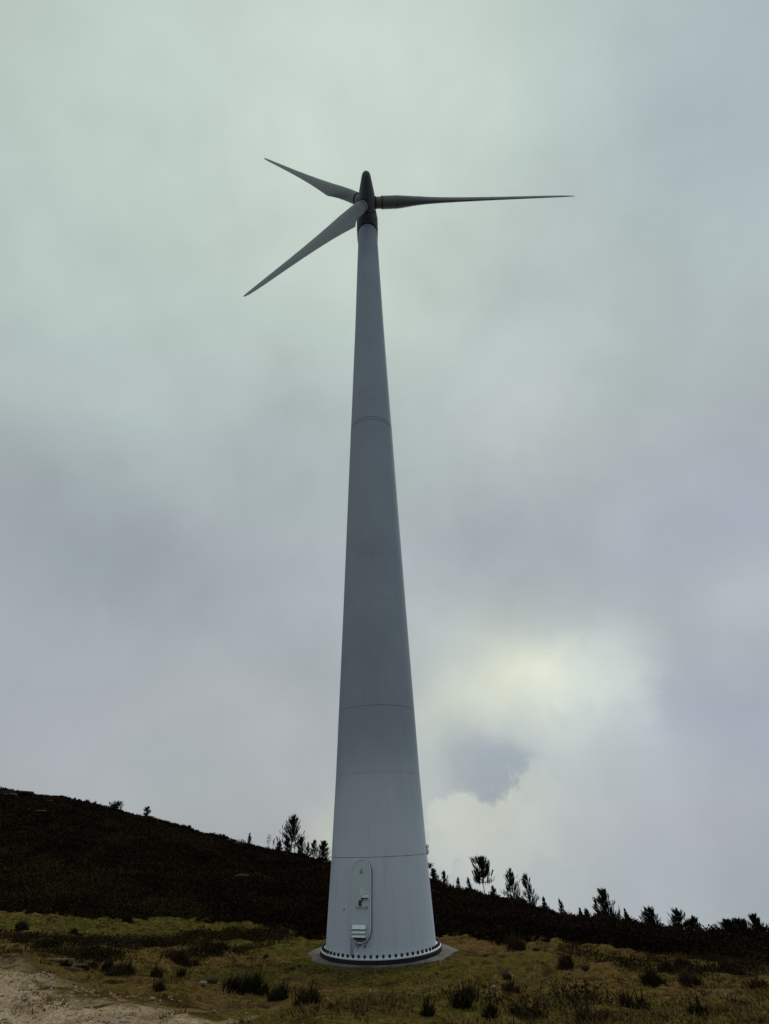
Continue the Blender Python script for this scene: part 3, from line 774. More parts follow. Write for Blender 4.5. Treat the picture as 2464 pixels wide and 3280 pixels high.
# short turf (blades nobody could count)
PADP = np.array([(-2.86, 0.1), (-2.42, -1.42), (-1.55, -2.16), (-0.2, -2.56), (1.15, -2.42), (2.2, -1.78), (2.98, -0.25), (2.5, 1.0), (1.2, 2.5), (-1.2, 2.5), (-2.5, 1.5)])
def outside_pad(x, y):
    c = np.zeros(x.shape, bool)
    for i in range(len(PADP)):
        a, b = PADP[i] * 0.985, PADP[(i + 1) % len(PADP)] * 0.985
        c ^= ((a[1] > y) != (b[1] > y)) & (x < (b[0] - a[0]) * (y - a[1]) / (b[1] - a[1] + 1e-12) + a[0])
    return ~c
def scatter(n_, amin, amax, dmin, dmax, pw=1.0, seed=1):
    r = np.random.default_rng(seed)
    az = np.radians(r.uniform(amin, amax, n_)); u = r.uniform(0, 1, n_)
    D = (dmin ** pw + u * (dmax ** pw - dmin ** pw)) ** (1 / pw)
    return CAM[0] + D * np.sin(az), CAM[1] + D * np.cos(az), D
x, y, D = scatter(120000, -38, 38, 5.5, 36, 0.9, 3)
keep = (gravel_w(x, y) + 0.45 * fbm(x * 1.1, y * 1.1, 4) < 0.62) & outside_pad(x, y) & (scrub_w(x, y) < 0.7) & (fbm(x * 0.6 + 5, y * 0.6, 4) > -0.75)
x, y, D = x[keep], y[keep], D[keep]
P = np.stack([x, y, height(x, y)], 1)
hgt = (0.028 + 0.065 * np.clip(fbm(x * 0.9, y * 0.9, 4) + 0.1, 0, 1) ** 1.3)
Vg, Tg = stems(P, hgt, 0.008 + D * 0.0009, 0.9, 3, 11, 0.5, 0.06)
g = tri_mesh('grass', Vg, Tg, M['grass']); tag(g, 'short yellowish moor grass around the tower foot', None, None, 'stuff')

# low dark tussocks and heather sprigs dotted through the turf, too many to count
x, y, D = scatter(5200, -36, 36, 6.0, 35, 1.0, 5)
dn = fbm(x * 0.30 + 3, y * 0.30, 4)
keep = (dn > 0.18) & (gravel_w(x, y) < 0.5) & (np.hypot(x, y) > 3.3)
x, y, D = x[keep], y[keep], D[keep]
P = np.stack([x, y, height(x, y)], 1)
Vg, Tg = stems(P, 0.05 + 0.08 * rng.random(len(x)), 0.008 + D * 0.0008, 0.9, 6, 12, 0.4, 0.16)
pk = rng.random(len(x)) < 0.55
V2, T2 = mounds(P[pk], 0.10 + 0.22 * rng.random(pk.sum()), 0.03 + 0.09 * rng.random(pk.sum()), 22, 0.012 + D[pk] * 0.0010, 21)
Vg, Tg = np.concatenate([Vg, V2]), np.concatenate([Tg, T2 + len(Vg)])
g = tri_mesh('heather_sprigs', Vg, Tg, M['heath']); tag(g, 'low brown heather sprigs dotted through the grass', None, None, 'stuff')

x, y, D = scatter(2600, -36, 36, 5.8, 33, 0.9, 55)
keep = (gravel_w(x, y) + 0.3 * fbm(x * 1.1, y * 1.1, 3) < 0.62) & outside_pad(x, y) & (scrub_w(x, y) < 0.7) & (fbm(x * 0.35 + 9, y * 0.35, 3) > -0.1)
x, y, D = x[keep], y[keep], D[keep]
P = np.stack([x, y, height(x, y)], 1)
Vg, Tg = stems(P, 0.05 + 0.08 * rng.random(len(x)), 0.006 + D * 0.0008, 1.5, 18, 56, 0.6, 0.10)
g = tri_mesh('rough_grass', Vg, Tg, M['grass']); tag(g, 'scattered rough tussocks of longer grass', None, None, 'stuff')

# heather bands in the hollow left of the tower and along the turf's far edge
bx, by = [], []
for line, wd, cnt in (([(150, 3010), (300, 3018), (450, 3022), (600, 3012), (690, 3000)], 0.9, 210), ([(0, 3000), (120, 3020), (260, 3052), (360, 3072)], 0.5, 80),
                      ([(520, 3085), (620, 3070), (700, 3050), (900, 3010)], 0.5, 60), ([(660, 3010), (760, 3000), (900, 2998)], 0.8, 90),
                      ([(2150, 3118), (2250, 3112), (2420, 3108)], 0.6, 30), ([(1800, 3040), (1960, 3075), (2120, 3110)], 0.5, 30), ([(1660, 3222), (1760, 3240), (1850, 3226)], 0.25, 6),
                      ([(1480, 3225), (1560, 3212), (1660, 3226)], 0.25, 5), ([(1850, 3205), (1960, 3215), (2060, 3232)], 0.3, 5)):
    pp = np.array([hit(u, v)[0][:2] for u, v in line])
    t = rng.uniform(0, len(pp) - 1, cnt); i0 = np.minimum(t.astype(int), len(pp) - 2); ft = (t - i0)[:, None]
    q = pp[i0] * (1 - ft) + pp[i0 + 1] * ft + rng.normal(0, wd * 0.5, (cnt, 2)); bx += list(q[:, 0]); by += list(q[:, 1])
bx, by = np.array(bx), np.array(by)
kk = np.hypot(bx, by) > 3.2; bx, by = bx[kk], by[kk]
P = np.stack([bx, by, height(bx, by)], 1); _, D = polar(bx, by)
hb = 0.10 + 0.22 * rng.random(len(bx))
Vg, Tg = mounds(P, 0.22 + hb, hb, 70, 0.02 + D * 0.0011, 13)
V2, T2 = stems(P, hb * 1.25, 0.010 + D * 0.0007, 0.8, 7, 22, 0.3, 0.25)
Vg, Tg = np.concatenate([Vg, V2]), np.concatenate([Tg, T2 + len(Vg)])
g = tri_mesh('heather_band', Vg, Tg, M['band']); tag(g, 'dark heather growing in bands across the turf', None, None, 'stuff')

# scrub covering the hillside: mounded bushes of small leafy sprays
x, y, D = scatter(30000, -42, 40, 26, 232, 0.15, 6)
az_, _ = polar(x, y); Drr = np.interp(az_, RA, RD)
keep = (scrub_w(x, y) > 0.3) & (D < Drr * 1.03)
x, y, D, Drr = x[keep], y[keep], D[keep], Drr[keep]
P = np.stack([x, y, height(x, y)], 1)
sz = rng.uniform(0.6, 1.3, len(x)) * np.clip(0.75 + 0.5 * fbm(x * 0.12, y * 0.12, 3), 0.4, 1.5)
hs = np.clip(0.42 + D * 0.004, 0.45, 0.95) * sz * np.where(D > Drr * 0.9, 0.75, 1.0) * np.clip((scrub_w(x, y) - 0.4) * 1.7, 0.35, 1)
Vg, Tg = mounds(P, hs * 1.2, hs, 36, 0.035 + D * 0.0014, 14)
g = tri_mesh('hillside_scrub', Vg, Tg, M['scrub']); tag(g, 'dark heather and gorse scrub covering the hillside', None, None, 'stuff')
# browner, drier heather where the scrub meets the turf
eb = rng.random(len(x)) < np.clip((0.98 - scrub_w(x, y)) * 1.6, 0, 0.8)
Ve, Te = mounds(P[eb], hs[eb] * 0.9, hs[eb] * 0.8, 30, 0.03 + D[eb] * 0.0011, 44)
g = tri_mesh('dry_heather', Ve, Te, M['band']); tag(g, 'drier brown heather where the scrub meets the turf', None, None, 'stuff')
# taller dead stalks among it
pick = rng.random(len(x)) < 0.10
Vg, Tg = stems(P[pick], hs[pick] * 1.15, 0.012 + D[pick] * 0.0009, 0.5, 7, 16, 0.2, 0.3)
g = tri_mesh('dry_stalks', Vg, Tg, M['scrub']); tag(g, 'thin dry stalks standing in the dark hillside scrub', None, None, 'stuff')
# ragged fringe along the skyline
nf = 3000
ra = np.radians(rng.uniform(-38, 38, nf)); rd = np.interp(np.degrees(ra), RA, RD) * rng.normal(0.985, 0.02, nf)
x, y = CAM[0] + rd * np.sin(ra), CAM[1] + rd * np.cos(ra)
P = np.stack([x, y, height(x, y)], 1)
ra_d = np.degrees(ra)
hf = np.interp(ra_d, [-38, -12, 0, 10, 20, 38], [0.30, 0.45, 0.8, 0.8, 0.8, 0.9]) * np.exp(rng.normal(-0.15, 0.40, nf)) * np.clip(0.9 + 0.6 * fbm(ra_d * 1.3, ra_d * 0, 3), 0.4, 1.8)
hf = np.minimum(hf, 1.25)
Vg, Tg = mounds(P, 0.25 + hf * 0.55, hf, 34, 0.06 + rd * 0.0016, 15)
V2, T2 = stems(P[::9], hf[::9] * np.where(ra_d[::9] < -5, 0.9, 1.25), 0.02 + rd[::9] * 0.0009, 0.35, 5, 17, 0.2, 0.2)
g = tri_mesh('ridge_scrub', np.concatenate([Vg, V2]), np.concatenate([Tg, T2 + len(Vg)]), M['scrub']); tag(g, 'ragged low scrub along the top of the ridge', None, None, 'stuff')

# gravel of the track
def stone_mesh(seed, sub=1):
    r = np.random.default_rng(seed)
    import bmesh
    bm = bmesh.new(); bmesh.ops.create_icosphere(bm, subdivisions=sub, radius=1.0)
    Vn = np.array([v.co[:] for v in bm.verts]); T = np.array([[v.index for v in f.verts] for f in bm.faces]); bm.free()
    Vn = Vn * (1 + r.normal(0, 0.13, len(Vn)))[:, None]
    return Vn, T
x, y, D = scatter(9000, -40, 0, 5.5, 18, 0.8, 8)
keep = (gravel_w(x, y) + 0.45 * fbm(x * 1.1, y * 1.1, 4) > 0.55)
x, y, D = x[keep], y[keep], D[keep]; z = height(x, y)
sv, stt = stone_mesh(1, 1)
# octahedral pebbles
ov = np.array([(1, 0, 0), (0, 1, 0), (-1, 0, 0), (0, -1, 0), (0, 0, 1), (0, 0, -1)], float)
ot = np.array([(0, 1, 4), (1, 2, 4), (2, 3, 4), (3, 0, 4), (1, 0, 5), (2, 1, 5), (3, 2, 5), (0, 3, 5)])
s = np.minimum(np.exp(rng.normal(-4.0, 0.5, len(x))), 0.045)
a = rng.uniform(0, 6.28, len(x)); Vp = []
sc = rng.uniform(0.6, 1.3, (len(x), 3)) * s[:, None]; sc[:, 2] *= 0.6
loc = ov[None] * (1 + rng.normal(0, 0.15, (len(x), 6, 1))) * sc[:, None]
ca, sa = np.cos(a)[:, None], np.sin(a)[:, None]
Vp = np.stack([loc[..., 0] * ca - loc[..., 1] * sa + x[:, None], loc[..., 0] * sa + loc[..., 1] * ca + y[:, None], loc[..., 2] + z[:, None]], 2).reshape(-1, 3)
Tp = (ot[None] + (np.arange(len(x)) * 6)[:, None, None]).reshape(-1, 3)
g = tri_mesh('gravel', Vp, Tp, M['pebble']); tag(g, 'loose pale gravel on the bare track', None, None, 'stuff')

# ------------------------------------------------------------------ shrubs, one by one
def shrub(u, v, hpx, wpx, label, kind='gorse', seed=0, spike=None, n=None, group=None, name='gorse_bush'):
    p, D = hit(u, v)
    cosv = float(px_dir(u, v) @ AX_F); dep = D * cosv
    h = hpx / 1500.0 * dep * 1.25; w = wpx / 1500.0 * dep * 0.5 * 1.3
    r = np.random.default_rng(1000 + seed)
    e = tag(empty(name, p, 0), label, 'bush' if kind != 'spike' else 'plant', group)
    n = n or int(max(40, min(260, w * h * 1100)))
    nl = int(r.integers(3, 6)); lobes = np.stack([r.uniform(-0.75, 0.75, nl) * w, r.uniform(-0.5, 0.5, nl) * w, r.uniform(0.45, 1.05, nl)], 1)
    lobes[0] = (r.uniform(-0.3, 0.3) * w, 0, 1.1)
    def feet(k):
        li = r.integers(0, nl, k); q = np.abs(r.normal(0, 0.55, k)); a = r.uniform(0, 6.28, k)
        Pk = np.zeros((k, 3)); Pk[:, 0] = lobes[li, 0] + np.cos(a) * q * w * 0.34; Pk[:, 1] = lobes[li, 1] + np.sin(a) * q * w * 0.34
        Pk[:, 2] = height(Pk[:, 0] + p[0], Pk[:, 1] + p[1]) - p[2]
        return Pk, q, lobes[li, 2]
    P, q, lh = feet(n)
    Hs = h * lh * (1.15 - 0.4 * np.minimum(q, 1.4)) * r.uniform(0.45, 1.1, n)
    V1, T1 = stems(P, Hs, np.full(n, 0.010 + D * 0.0008), 0.75, 3, 2000 + seed, 0.25, 0.05)
    tag(tri_mesh('stems', V1, T1, M['heath' if kind == 'heath' or seed % 3 == 0 else 'gorse'], e), kind='stuff')
    m2 = int(max(20, n * 0.6)); P2, q2, lh2 = feet(m2)
    V2, T2 = mounds(P2, np.full(m2, max(0.16 * w, 0.05)) * r.uniform(0.6, 1.3, m2), h * lh2 * (0.80 - 0.35 * np.minimum(q2, 1.5)) * r.uniform(0.35, 1.0, m2), 40, np.full(m2, 0.012 + D * 0.0011), 3000 + seed)
    tag(tri_mesh('foliage', V2, T2, M['gorse' if kind == 'gorse' else 'heath'], e), kind='stuff')
    if spike:
        m3 = len(spike); P3 = np.array([(s_[0] * w, 0, 0) for s_ in spike]); H3 = np.array([(0.55 + 0.5 * s_[1]) * h for s_ in spike])
        V3, T3 = stems(np.repeat(P3, 3, 0), np.repeat(H3, 3), np.full(m3 * 3, 0.014 + D * 0.0008), 0.16, 2, 4000 + seed, 0.08, 0.03)
        tag(tri_mesh('tall_stem', V3, T3, M['gorse'], e), kind='stuff')
    return e
SH = [
    (752, 3172, 44, 62, 'dense upright gorse clump at the left end of the central gorse row', 'gorse', None),
    (820, 3186, 58, 76, 'tallest gorse clump in the middle of the central gorse row', 'gorse', [(0.1, 1.15)]),
    (885, 3203, 46, 72, 'gorse clump leaning right at the lower end of the central row', 'gorse', [(0.7, 1.2)]),
    (985, 3224, 52, 110, 'broad dark gorse bush with one tall bare spike, below the tower foot', 'gorse', [(0.35, 1.75), (0.05, 1.25), (-0.5, 1.1)]),
    (1370, 3252, 34, 26, 'thin upright gorse shoot with a tall leaning stem in bare turf', 'gorse', [(-0.2, 2.3), (0.1, 1.6)]),
    (1474, 3222, 54, 66, 'twiggy dark bush right of the thin leaning shoot', 'gorse', [(0.2, 1.3)]),
    (1510, 3206, 50, 50, 'brown heather bush between the twiggy bush and the pale stone patch', 'heath', None),
    (1572, 3264, 48, 30, 'narrow spiky gorse tuft at the bottom edge right of the tower', 'gorse', [(0.0, 1.6)]),
    (1634, 3178, 36, 42, 'reddish brown heather tuft just right of the pale stone patch', 'heath', None),
    (1700, 3262, 46, 104, 'low wide dark bush at the bottom edge, second from the narrow spiky tuft', 'gorse', None),
    (1638, 3042, 36, 58, 'rounded dark tussock on the turf right of the foundation', 'heath', None),
    (1832, 3098, 32, 66, 'wide dark heather bush on the right-hand turf slope', 'heath', [(-0.3, 1.3)]),
    (1856, 3220, 34, 88, 'flat spreading brown bush on the lower right turf', 'heath', None),
    (2092, 3165, 50, 84, 'spiky dark gorse bush in the middle of the right-hand turf', 'gorse', [(-0.4, 1.3), (0.3, 1.1)]),
    (2204, 3160, 38, 78, 'brown heather bush beside the spiky mid-turf gorse', 'heath', None),
    (2048, 3230, 54, 88, 'large dark gorse bush low on the right-hand turf', 'gorse', [(-0.6, 1.2), (0.2, 1.25)]),
    (2243, 3252, 40, 70, 'dark bush with an upright shoot near the lower right corner', 'gorse', [(0.1, 1.6)]),
    (2424, 3176, 42, 54, 'brown heather clump against the right edge of the view', 'heath', None),
    (2352, 3222, 30, 72, 'low brown heather clump below the one at the right edge', 'heath', None),
    (1880, 3262, 44, 66, 'heather tuft on the bottom edge below the spreading brown bush', 'heath', [(0.0, 1.3)]),
    (1936, 3264, 34, 44, 'small heather tuft on the bottom edge beside the large dark gorse', 'heath', None),
    (2180, 3112, 34, 96, 'dark upright brush patch high on the right-hand turf', 'gorse', None),
    (2330, 3112, 30, 90, 'brown brush patch near the top right end of the turf', 'heath', None),
    (63, 2978, 24, 48, 'small dark juniper-like bush on the far left turf', 'gorse', [(0.1, 1.3)]),
    (236, 2990, 14, 44, 'low dark twig tuft on the upper left turf', 'gorse', None),
    (415, 2956, 20, 34, 'round dark green bush standing on the upper left turf edge', 'gorse', None),
    (400, 3120, 36, 84, 'brown heather bush with one shoot leaning right, left-hand turf', 'heath', [(0.2, 1.5)]),
    (337, 3098, 26, 74, 'dark heather bush above the pale bank on the left', 'gorse', None),
    (206, 3098, 24, 30, 'small dark tuft growing on the pale earth bank', 'gorse', None),
    (272, 3104, 20, 44, 'twiggy heather tuft at the right end of the pale earth bank', 'heath', None),
    (498, 3128, 36, 30, 'narrow upright gorse left of the spreading dark brush', 'gorse', [(0.0, 1.3)]),
    (569, 3134, 28, 46, 'squat dark gorse at the lower edge of the left hollow', 'gorse', None),
    (505, 3174, 34, 44, 'small bush with a thin upright stalk on the brown turf', 'heath', [(-0.5, 1.5)]),
    (581, 3088, 34, 100, 'spreading dark brush in the hollow left of the tower', 'gorse', None),
    (690, 3048, 26, 62, 'dark brush clump beyond the hollow, nearer the tower', 'gorse', None),
]
for i, (u, v, h, w, lab, kd, spk) in enumerate(SH):
    shrub(u, v, h, w, lab, kd, i, spk, name='gorse_bush' if kd == 'gorse' else 'heather_bush')

# ------------------------------------------------------------------ rocks
def rock(name, u, v, wpx, hpx, mat, label, seed, group=None, dep=0.8, p=None, D=None, flatn=1.0):
    if p is None: p, D = hit(u, v)
    d = D * float(px_dir(u, v) @ AX_F)
    Vn, T = stone_mesh(seed, 2)
    w, h = wpx / 1500 * d / 2, hpx / 1500 * d / 2
    Vn = np.sign(Vn) * np.abs(Vn) ** 0.85
    Vn = Vn * np.array([w, w * dep, h])
    o = tri_mesh(name, Vn, T, mat); o.location = (p[0], p[1], p[2] + h * 0.35)
    return tag(o, label, 'rock', group)
rock('stone', 674, 3149, 48, 18, M['rockd'], 'dark rounded boulder half sunk left of the central gorse row', 31)
rock('stone', 648, 3160, 28, 10, M['rockp'], 'pale flat stone in front of the dark rounded boulder', 32)
rock('stone', 738, 3167, 12, 12, M['rockp'], 'small grey stone at the left foot of the central gorse row', 38)
rock('stone', 1186, 3177, 9, 6, M['rockp'], 'tiny white stone on the turf in front of the foundation', 33)
rock('stone', 1342, 3194, 11, 9, M['rockp'], 'small white stone between the foundation and the thin leaning shoot', 34)
rock('stone', 1412, 3086, 9, 11, M['rockp'], 'small upright pale stone just below the foundation corner', 35)
rock('stone', 1275, 3226, 10, 6, M['rockp'], 'little pale stone left of the thin leaning shoot', 39)
rock('stone', 1580, 3170, 24, 9, M['rockp'], 'pale flat stone patch between two heather bushes', 36)
rock('stone', 1560, 3063, 20, 8, M['rockd'], 'dark stone beside the rounded tussock', 47)
rock('stone', 1878, 3106, 26, 16, M['rockd'], 'dark blocky stone on the right-hand turf slope', 37)
rock('stone', 1720, 3046, 22, 12, M['rockd'], 'dark hollow-sided stone near the turf edge, right of the foundation', 48)
rock('stone', 1625, 3135, 30, 13, M['rockd'], 'dark sunken stone above the reddish heather tuft', 49)
rock('stone', 852, 3070, 18, 14, M['rockd'], 'dark stone pair member on the turf left of the foundation', 50)
rock('stone', 958, 3098, 14, 7, M['rockd'], 'small dark stone below left of the foundation', 51)
rock('stone', 936, 3107, 20, 8, M['rockd'], 'flat dark stone below left of the foundation', 52)
rock('earth_bank', 178, 3077, 120, 7, M['bank'], 'long pale eroded earth bank edge across the left turf', 40, dep=0.12)
rock('earth_bank', 250, 3094, 60, 8, M['bank'], 'short pale end of the eroded bank, nearest the heather', 53, dep=0.2)
for k, (u, v, w, h, mt, lab) in enumerate([
    (60, 2543, 95, 12, 'rockm', 'long grey granite slab on the very top of the left hill'),
    (25, 2548, 50, 10, 'rockm', 'grey granite slab at the left edge of the hilltop'),
    (155, 2569, 24, 7, 'rockm', 'small pale slab below the hilltop crest'),
    (90, 2597, 30, 6, 'rockm', 'grey rock streak on the upper left slope'),
    (125, 2602, 30, 6, 'rockm', 'pale rock streak, right one of the upper slope pair'),
    (372, 2608, 18, 6, 'rockm', 'small grey outcrop below the ridge between two lone trees'),
    (400, 2613, 18, 6, 'rockm', 'second small grey outcrop just under the lone ridge tree'),
    (498, 2622, 40, 8, 'rockm', 'grey granite slab on the ridge right of the lone tree'),
    (730, 2694, 26, 7, 'rockm', 'flat grey outcrop on the ridge before the tiny conifer'),
    (765, 2706, 40, 12, 'rockm', 'grey outcrop just below the tiny conifer'),
    (770, 2818, 58, 13, 'rocko', 'ochre rock patch in the dark mid-slope scrub'),
    (822, 2816, 24, 16, 'rocko', 'orange-brown rock right of the ochre patch'),
    (722, 2836, 18, 16, 'rocko', 'small ochre rock left of and below the ochre patch'),
    (1045, 2766, 30, 8, 'rockm', 'grey outcrop on the ridge against the tower edge')]):
    o_ = rock('granite_outcrop', u, v + 3, w, h, M[mt], lab, 60 + k, dep=0.8)
    o_.location.z += 0.22

# ------------------------------------------------------------------ trees
def pine(u, vbase, vtop, wpx, label, style='pine', seed=0, lean=0.0, back=0.0, bare=0.25, name='pine_tree', dens_=1.0):
    p, D = at_ridge(u, back)
    dep = D * float(px_dir(u, (vbase + vtop) / 2) @ AX_F)
    # height of tree so that its top meets the seen height
    dt = px_dir(u + lean * wpx, vtop); ztop = CAM[2] + D * dt[2] / math.hypot(dt[0], dt[1])
    h = max(ztop - p[2], 0.8); w = wpx / 1500.0 * dep * 0.5 * 1.12
    r = np.random.default_rng(500 + seed)
    e = tag(empty(name, (p[0], p[1], p[2] - 0.2)), label, 'tree'); h += 0.2
    # trunk
    K = 9; seg = 7; vs = []; ctr = []
    ph = r.uniform(0, 6.28)
    for k in range(K + 1):
        t = k / K; cx = lean * w * 2 * t + 0.04 * w * math.sin(3 * t + ph); cy = 0.05 * w * math.sin(4 * t + ph * 2)
        ctr.append((cx, cy, h * t * 0.985)); rr = max(0.012 * h * (1 - t) ** 0.8 + 0.02, 0.02)
        vs += [(cx + rr * math.cos(q * 2 * math.pi / seg), cy + rr * math.sin(q * 2 * math.pi / seg), h * t * 0.985) for q in range(seg)]
    ctr = np.array(ctr)
    mesh_obj('trunk', vs, ring_faces(K + 1, seg), M['bark'], e, True)
    at = lambda t: np.array([np.interp(t, np.linspace(0, 1, K + 1), ctr[:, j]) for j in range(3)])
    # branches in whorls, curving up; needles in brushes along their outer half
    Bv, Bt, Q, QD, QS = [], [], [], [], []
    nwh = int({'pine': 15, 'dense': 18, 'open': 9, 'bush': 15, 'sparse': 6, 'conifer': 16}[style] * dens_)
    for k in range(nwh):
        t = bare + (0.985 - bare) * (k + r.uniform(0, 0.7)) / nwh
        f = (t - bare) / (1 - bare)
        if style == 'open': prof = 1.0 - 0.45 * f if int(k) % 3 != 1 else 0.62
        elif style == 'bush': prof = math.sqrt(max(0, 1 - (2 * f - 0.85) ** 2 / 1.4))
        elif style == 'conifer': prof = 1.02 - 0.97 * f
        elif style == 'dense': prof = min(1.0, 1.25 * (1 - f) ** 0.75 + 0.1) * (0.8 + 0.3 * f)
        elif style == 'sparse': prof = 0.7 * (1 - 0.4 * f)
        else: prof = (1.08 * (1 - f) ** 0.8 + 0.06) * (0.75 + 0.35 * ((k * 7 + seed) % 3) / 2)
        nb = {'sparse': 2}.get(style, int(r.integers(4, 7)) + (2 if style == 'open' else 0))
        for b in range(nb):
            if style in ('pine', 'open') and r.random() < 0.10: continue
            a = r.uniform(0, 6.28); ln = w * prof * r.uniform(0.55, 1.18)
            up0 = {'conifer': 0.1, 'open': 0.05}.get(style, 0.12); 
            o = at(t); dirh = np.array([math.cos(a), math.sin(a), 0])
            npt = 4; pts = []
            for j in range(npt + 1):
                s = j / npt; pts.append(o + dirh * ln * s + np.array([0, 0, ln * (up0 * s + (0.30 if style not in ('conifer', 'open') else 0.10) * s * s)]) + r.normal(0, 0.03 * ln, 3) * (s > 0))
            th = 0.012 * ln + 0.018
            for j in range(npt):
                b0, b1 = pts[j], pts[j + 1]; tt0, tt1 = th * (1 - j / npt * 0.7), th * (1 - (j + 1) / npt * 0.7)
                k0 = len(Bv)
                side = np.array([-dirh[1], dirh[0], 0]); upv = np.array([0, 0, 1.0])
                for c_, tt in ((b0, tt0), (b1, tt1)): Bv.extend([c_ + side * tt, c_ + upv * tt, c_ - side * tt, c_ - upv * tt])
                for q in range(4): Bt.append((k0 + q, k0 + (q + 1) % 4, k0 + 4 + (q + 1) % 4, k0 + 4 + q))
            nt_ = {'dense': 8, 'bush': 9, 'conifer': 7, 'sparse': 4, 'open': 7, 'pine': 5}.get(style, 6)
            for j in range(nt_):
                s = (1 - r.uniform(0, 0.80 if style in ('pine', 'open') else 0.90) ** 1.1) if style != 'sparse' else r.uniform(0.75, 1.0)
                i0 = min(int(s * npt), npt - 1); ff = s * npt - i0
                pos = pts[i0] * (1 - ff) + pts[i0 + 1] * ff
                pos = pos + r.normal(0, 0.035 * w, 3)
                Q.append(pos); dd_ = dirh * 0.35 + np.array([0, 0, 0.9]); QD.append(dd_ / np.linalg.norm(dd_)); QS.append(r.uniform(0.75, 1.2))
    # leader shoots
    for t in (0.93, 0.965, 1.0):
        Q.append(at(t)); QD.append(np.array([0, 0, 1.0])); QS.append(1.0)
    Q, QD, QS = np.array(Q), np.array(QD), np.array(QS)
    size = max(0.10 * w + 0.030 * h, 0.20) * (1.0 if style != 'conifer' else 0.8)
    nn = 16
    m_ = len(Q) * nn
    c0 = np.repeat(Q, nn, 0); d0 = np.repeat(QD, nn, 0) + r.normal(0, 0.24, (m_, 3)); d0 /= np.linalg.norm(d0, axis=1)[:, None]
    st = c0 - d0 * 0.15 * size + np.repeat(QD, nn, 0) * (r.uniform(-0.7, 1.0, m_) * size)[:, None]
    ln_ = (np.repeat(QS, nn) * size * r.uniform(0.5, 1.05, m_))[:, None]
    sd_ = np.cross(d0, r.normal(0, 1, (m_, 3))); sd_ /= np.linalg.norm(sd_, axis=1)[:, None]; sd_ *= size * 0.10
    VN = np.stack([st - sd_, st + sd_, st + d0 * ln_ + sd_ * 0.3, st + d0 * ln_ - sd_ * 0.3], 1).reshape(-1, 3)
    kq = np.arange(m_) * 4; TN = np.stack([kq, kq + 1, kq + 2, kq + 3], 1)
    if Bv: tag(mesh_obj('branches', Bv, Bt, M['bark'], e), kind='stuff')
    tri_mesh('crown', VN, TN, M['needle'], e)
    return e
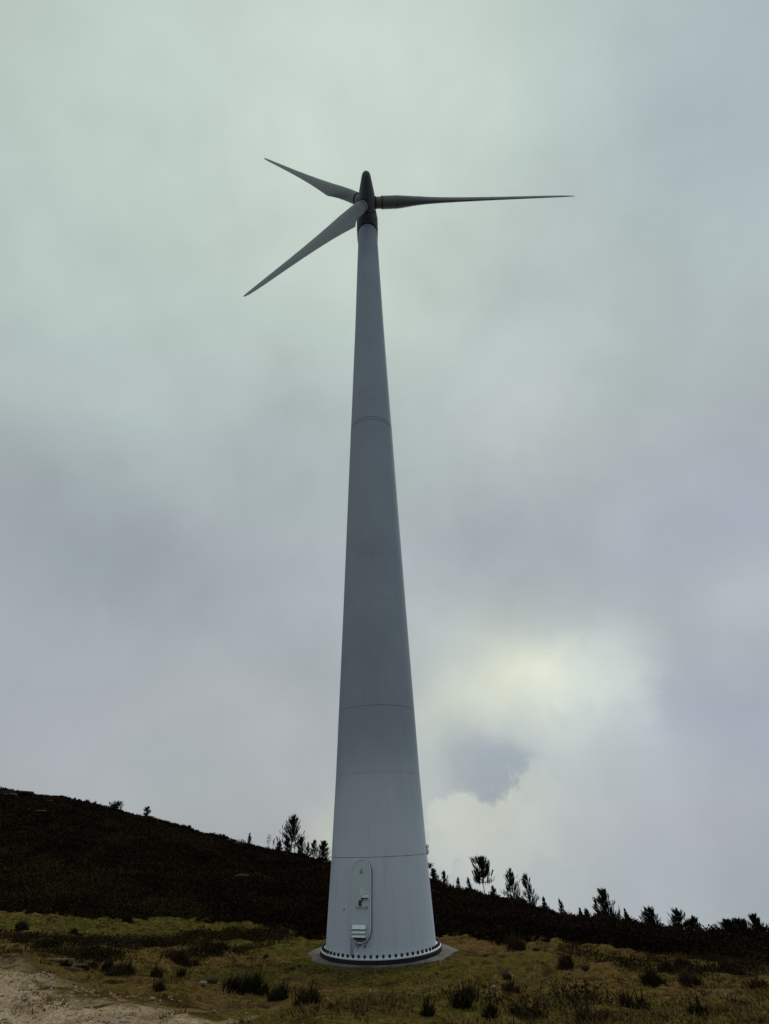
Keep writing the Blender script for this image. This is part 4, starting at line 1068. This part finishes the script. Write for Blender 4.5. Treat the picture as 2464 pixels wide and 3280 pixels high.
TR = [
    (324, 2600, 2572, 40, 'low dark bush breaking the skyline high on the left hill', 'bush', 0.0, 0, 0.0),
    (431, 2606, 2586, 20, 'tiny lone tree on the skyline of the left hill', 'bush', 0.0, 0, 0.15),
    (789, 2700, 2669, 24, 'tiny pointed conifer on the ridge, first before the pines', 'conifer', 0.0, 0, 0.05),
    (856, 2716, 2674, 16, 'spindly sapling with one leaning bare stem on the ridge', 'sparse', -0.1, 0, 0.45),
    (869, 2718, 2688, 10, 'thin sapling right beside the leaning one on the ridge', 'sparse', 0.1, 2, 0.6),
    (889, 2730, 2696, 24, 'small bushy pine left of the tallest ridge pine', 'dense', 0.0, 0, 0.05),
    (918, 2738, 2684, 24, 'dark narrow pine hard against the tallest pine, left side', 'dense', 0.0, -3, 0.05),
    (928, 2745, 2617, 74, 'tallest pine on the left ridge with a ragged open crown', 'pine', 0.03, 0, 0.22),
    (957, 2748, 2682, 46, 'medium pine under the right side of the tallest pine', 'pine', 0.05, 4, 0.15),
    (984, 2752, 2700, 24, 'slim pine between the tallest pine and the tower, first of three', 'pine', 0.0, 0, 0.1),
    (1004, 2758, 2692, 32, 'pine with a clear bare trunk, middle of the three by the tower', 'pine', 0.0, 0, 0.3),
    (1036, 2768, 2696, 42, 'broad dense pine nearest the left edge of the tower', 'dense', -0.05, 0, 0.05),
    (1356, 2815, 2712, 60, 'pine mostly hidden behind the right edge of the tower', 'open', 0.0, 0, 0.35),
    (1392, 2830, 2784, 34, 'dark bushy pine just right of the tower', 'dense', -0.1, 0, 0.0),
    (1420, 2840, 2790, 34, 'small pointed pine, second to the right of the tower', 'pine', 0.0, 0, 0.05),
    (1464, 2850, 2814, 22, 'young pine, left one of the small pair before the big open pine', 'pine', 0.0, 0, 0.05),
    (1496, 2858, 2813, 22, 'young pine, right one of the small pair before the big open pine', 'pine', 0.0, 0, 0.05),
    (1547, 2868, 2746, 74, 'tall open pine with layered crown and long bare trunk', 'open', -0.16, 0, 0.42),
    (1571, 2872, 2840, 34, 'low twiggy pine at the foot of the tall open pine', 'pine', 0.0, -2, 0.0),
    (1632, 2882, 2786, 58, 'large pointed pine, left one of the close pair', 'pine', 0.0, 0, 0.08),
    (1684, 2890, 2803, 54, 'large forked pine, right one of the close pair', 'pine', -0.1, 2, 0.1),
    (1725, 2908, 2875, 26, 'small thin pine right of the close pair', 'pine', 0.0, 0, 0.05),
    (1775, 2922, 2880, 36, 'small dense cone-shaped fir on the falling skyline', 'conifer', -0.05, 0, 0.0),
    (1830, 2935, 2911, 20, 'tiny pointed seedling pine, left of two', 'conifer', 0.0, 0, 0.0),
    (1850, 2937, 2914, 22, 'tiny seedling pine, right of two', 'pine', 0.0, 0, 0.0),
    (1882, 2940, 2887, 30, 'slim pine tucked against the wide dense pine', 'pine', 0.0, 0, 0.0),
    (1912, 2942, 2852, 66, 'wide dense pine standing alone on the right skyline', 'dense', 0.0, 0, 0.05),
    (1970, 2950, 2913, 28, 'small pointed pine right of the wide dense pine', 'conifer', 0.0, 0, 0.0),
    (2040, 2960, 2914, 48, 'round-headed dense pine on the right skyline', 'bush', 0.0, 0, 0.05),
    (2125, 2972, 2919, 50, 'dark rounded pine with sloping right side', 'bush', 0.0, 0, 0.0),
    (2166, 2978, 2942, 40, 'lower bushy pine leaning on the dark rounded one', 'bush', 0.0, 1, 0.0),
    (2272, 2984, 2952, 50, 'ragged low pine at the left of the far right thicket', 'dense', 0.0, 0, 0.0),
    (2310, 2986, 2950, 44, 'ragged low pine inside the far right thicket', 'bush', 0.0, 0, 0.0),
    (2358, 2990, 2932, 44, 'taller peaked pine in the far right thicket', 'dense', 0.0, 0, 0.0),
    (2424, 2992, 2946, 42, 'windblown pine near the right edge of the view', 'dense', 0.05, 0, 0.0),
    (2456, 2998, 2934, 34, 'leaning pine cut by the right edge of the view', 'dense', -0.12, 0, 0.0),
]
for i, (u, vb, vt, w, lab, stl, ln, bk, br) in enumerate(TR):
    nm_ = 'fir_tree' if stl == 'conifer' else ('sapling' if stl == 'sparse' else 'pine_tree')
    pine(u, vb, vt, w, lab, stl, i, ln, bk, br, nm_)
# dark bush lower on the slope
shrub(348, 2665, 40, 46, 'dark rounded bush low on the left hillside below the skyline bush', 'gorse', 90, None, n=90)
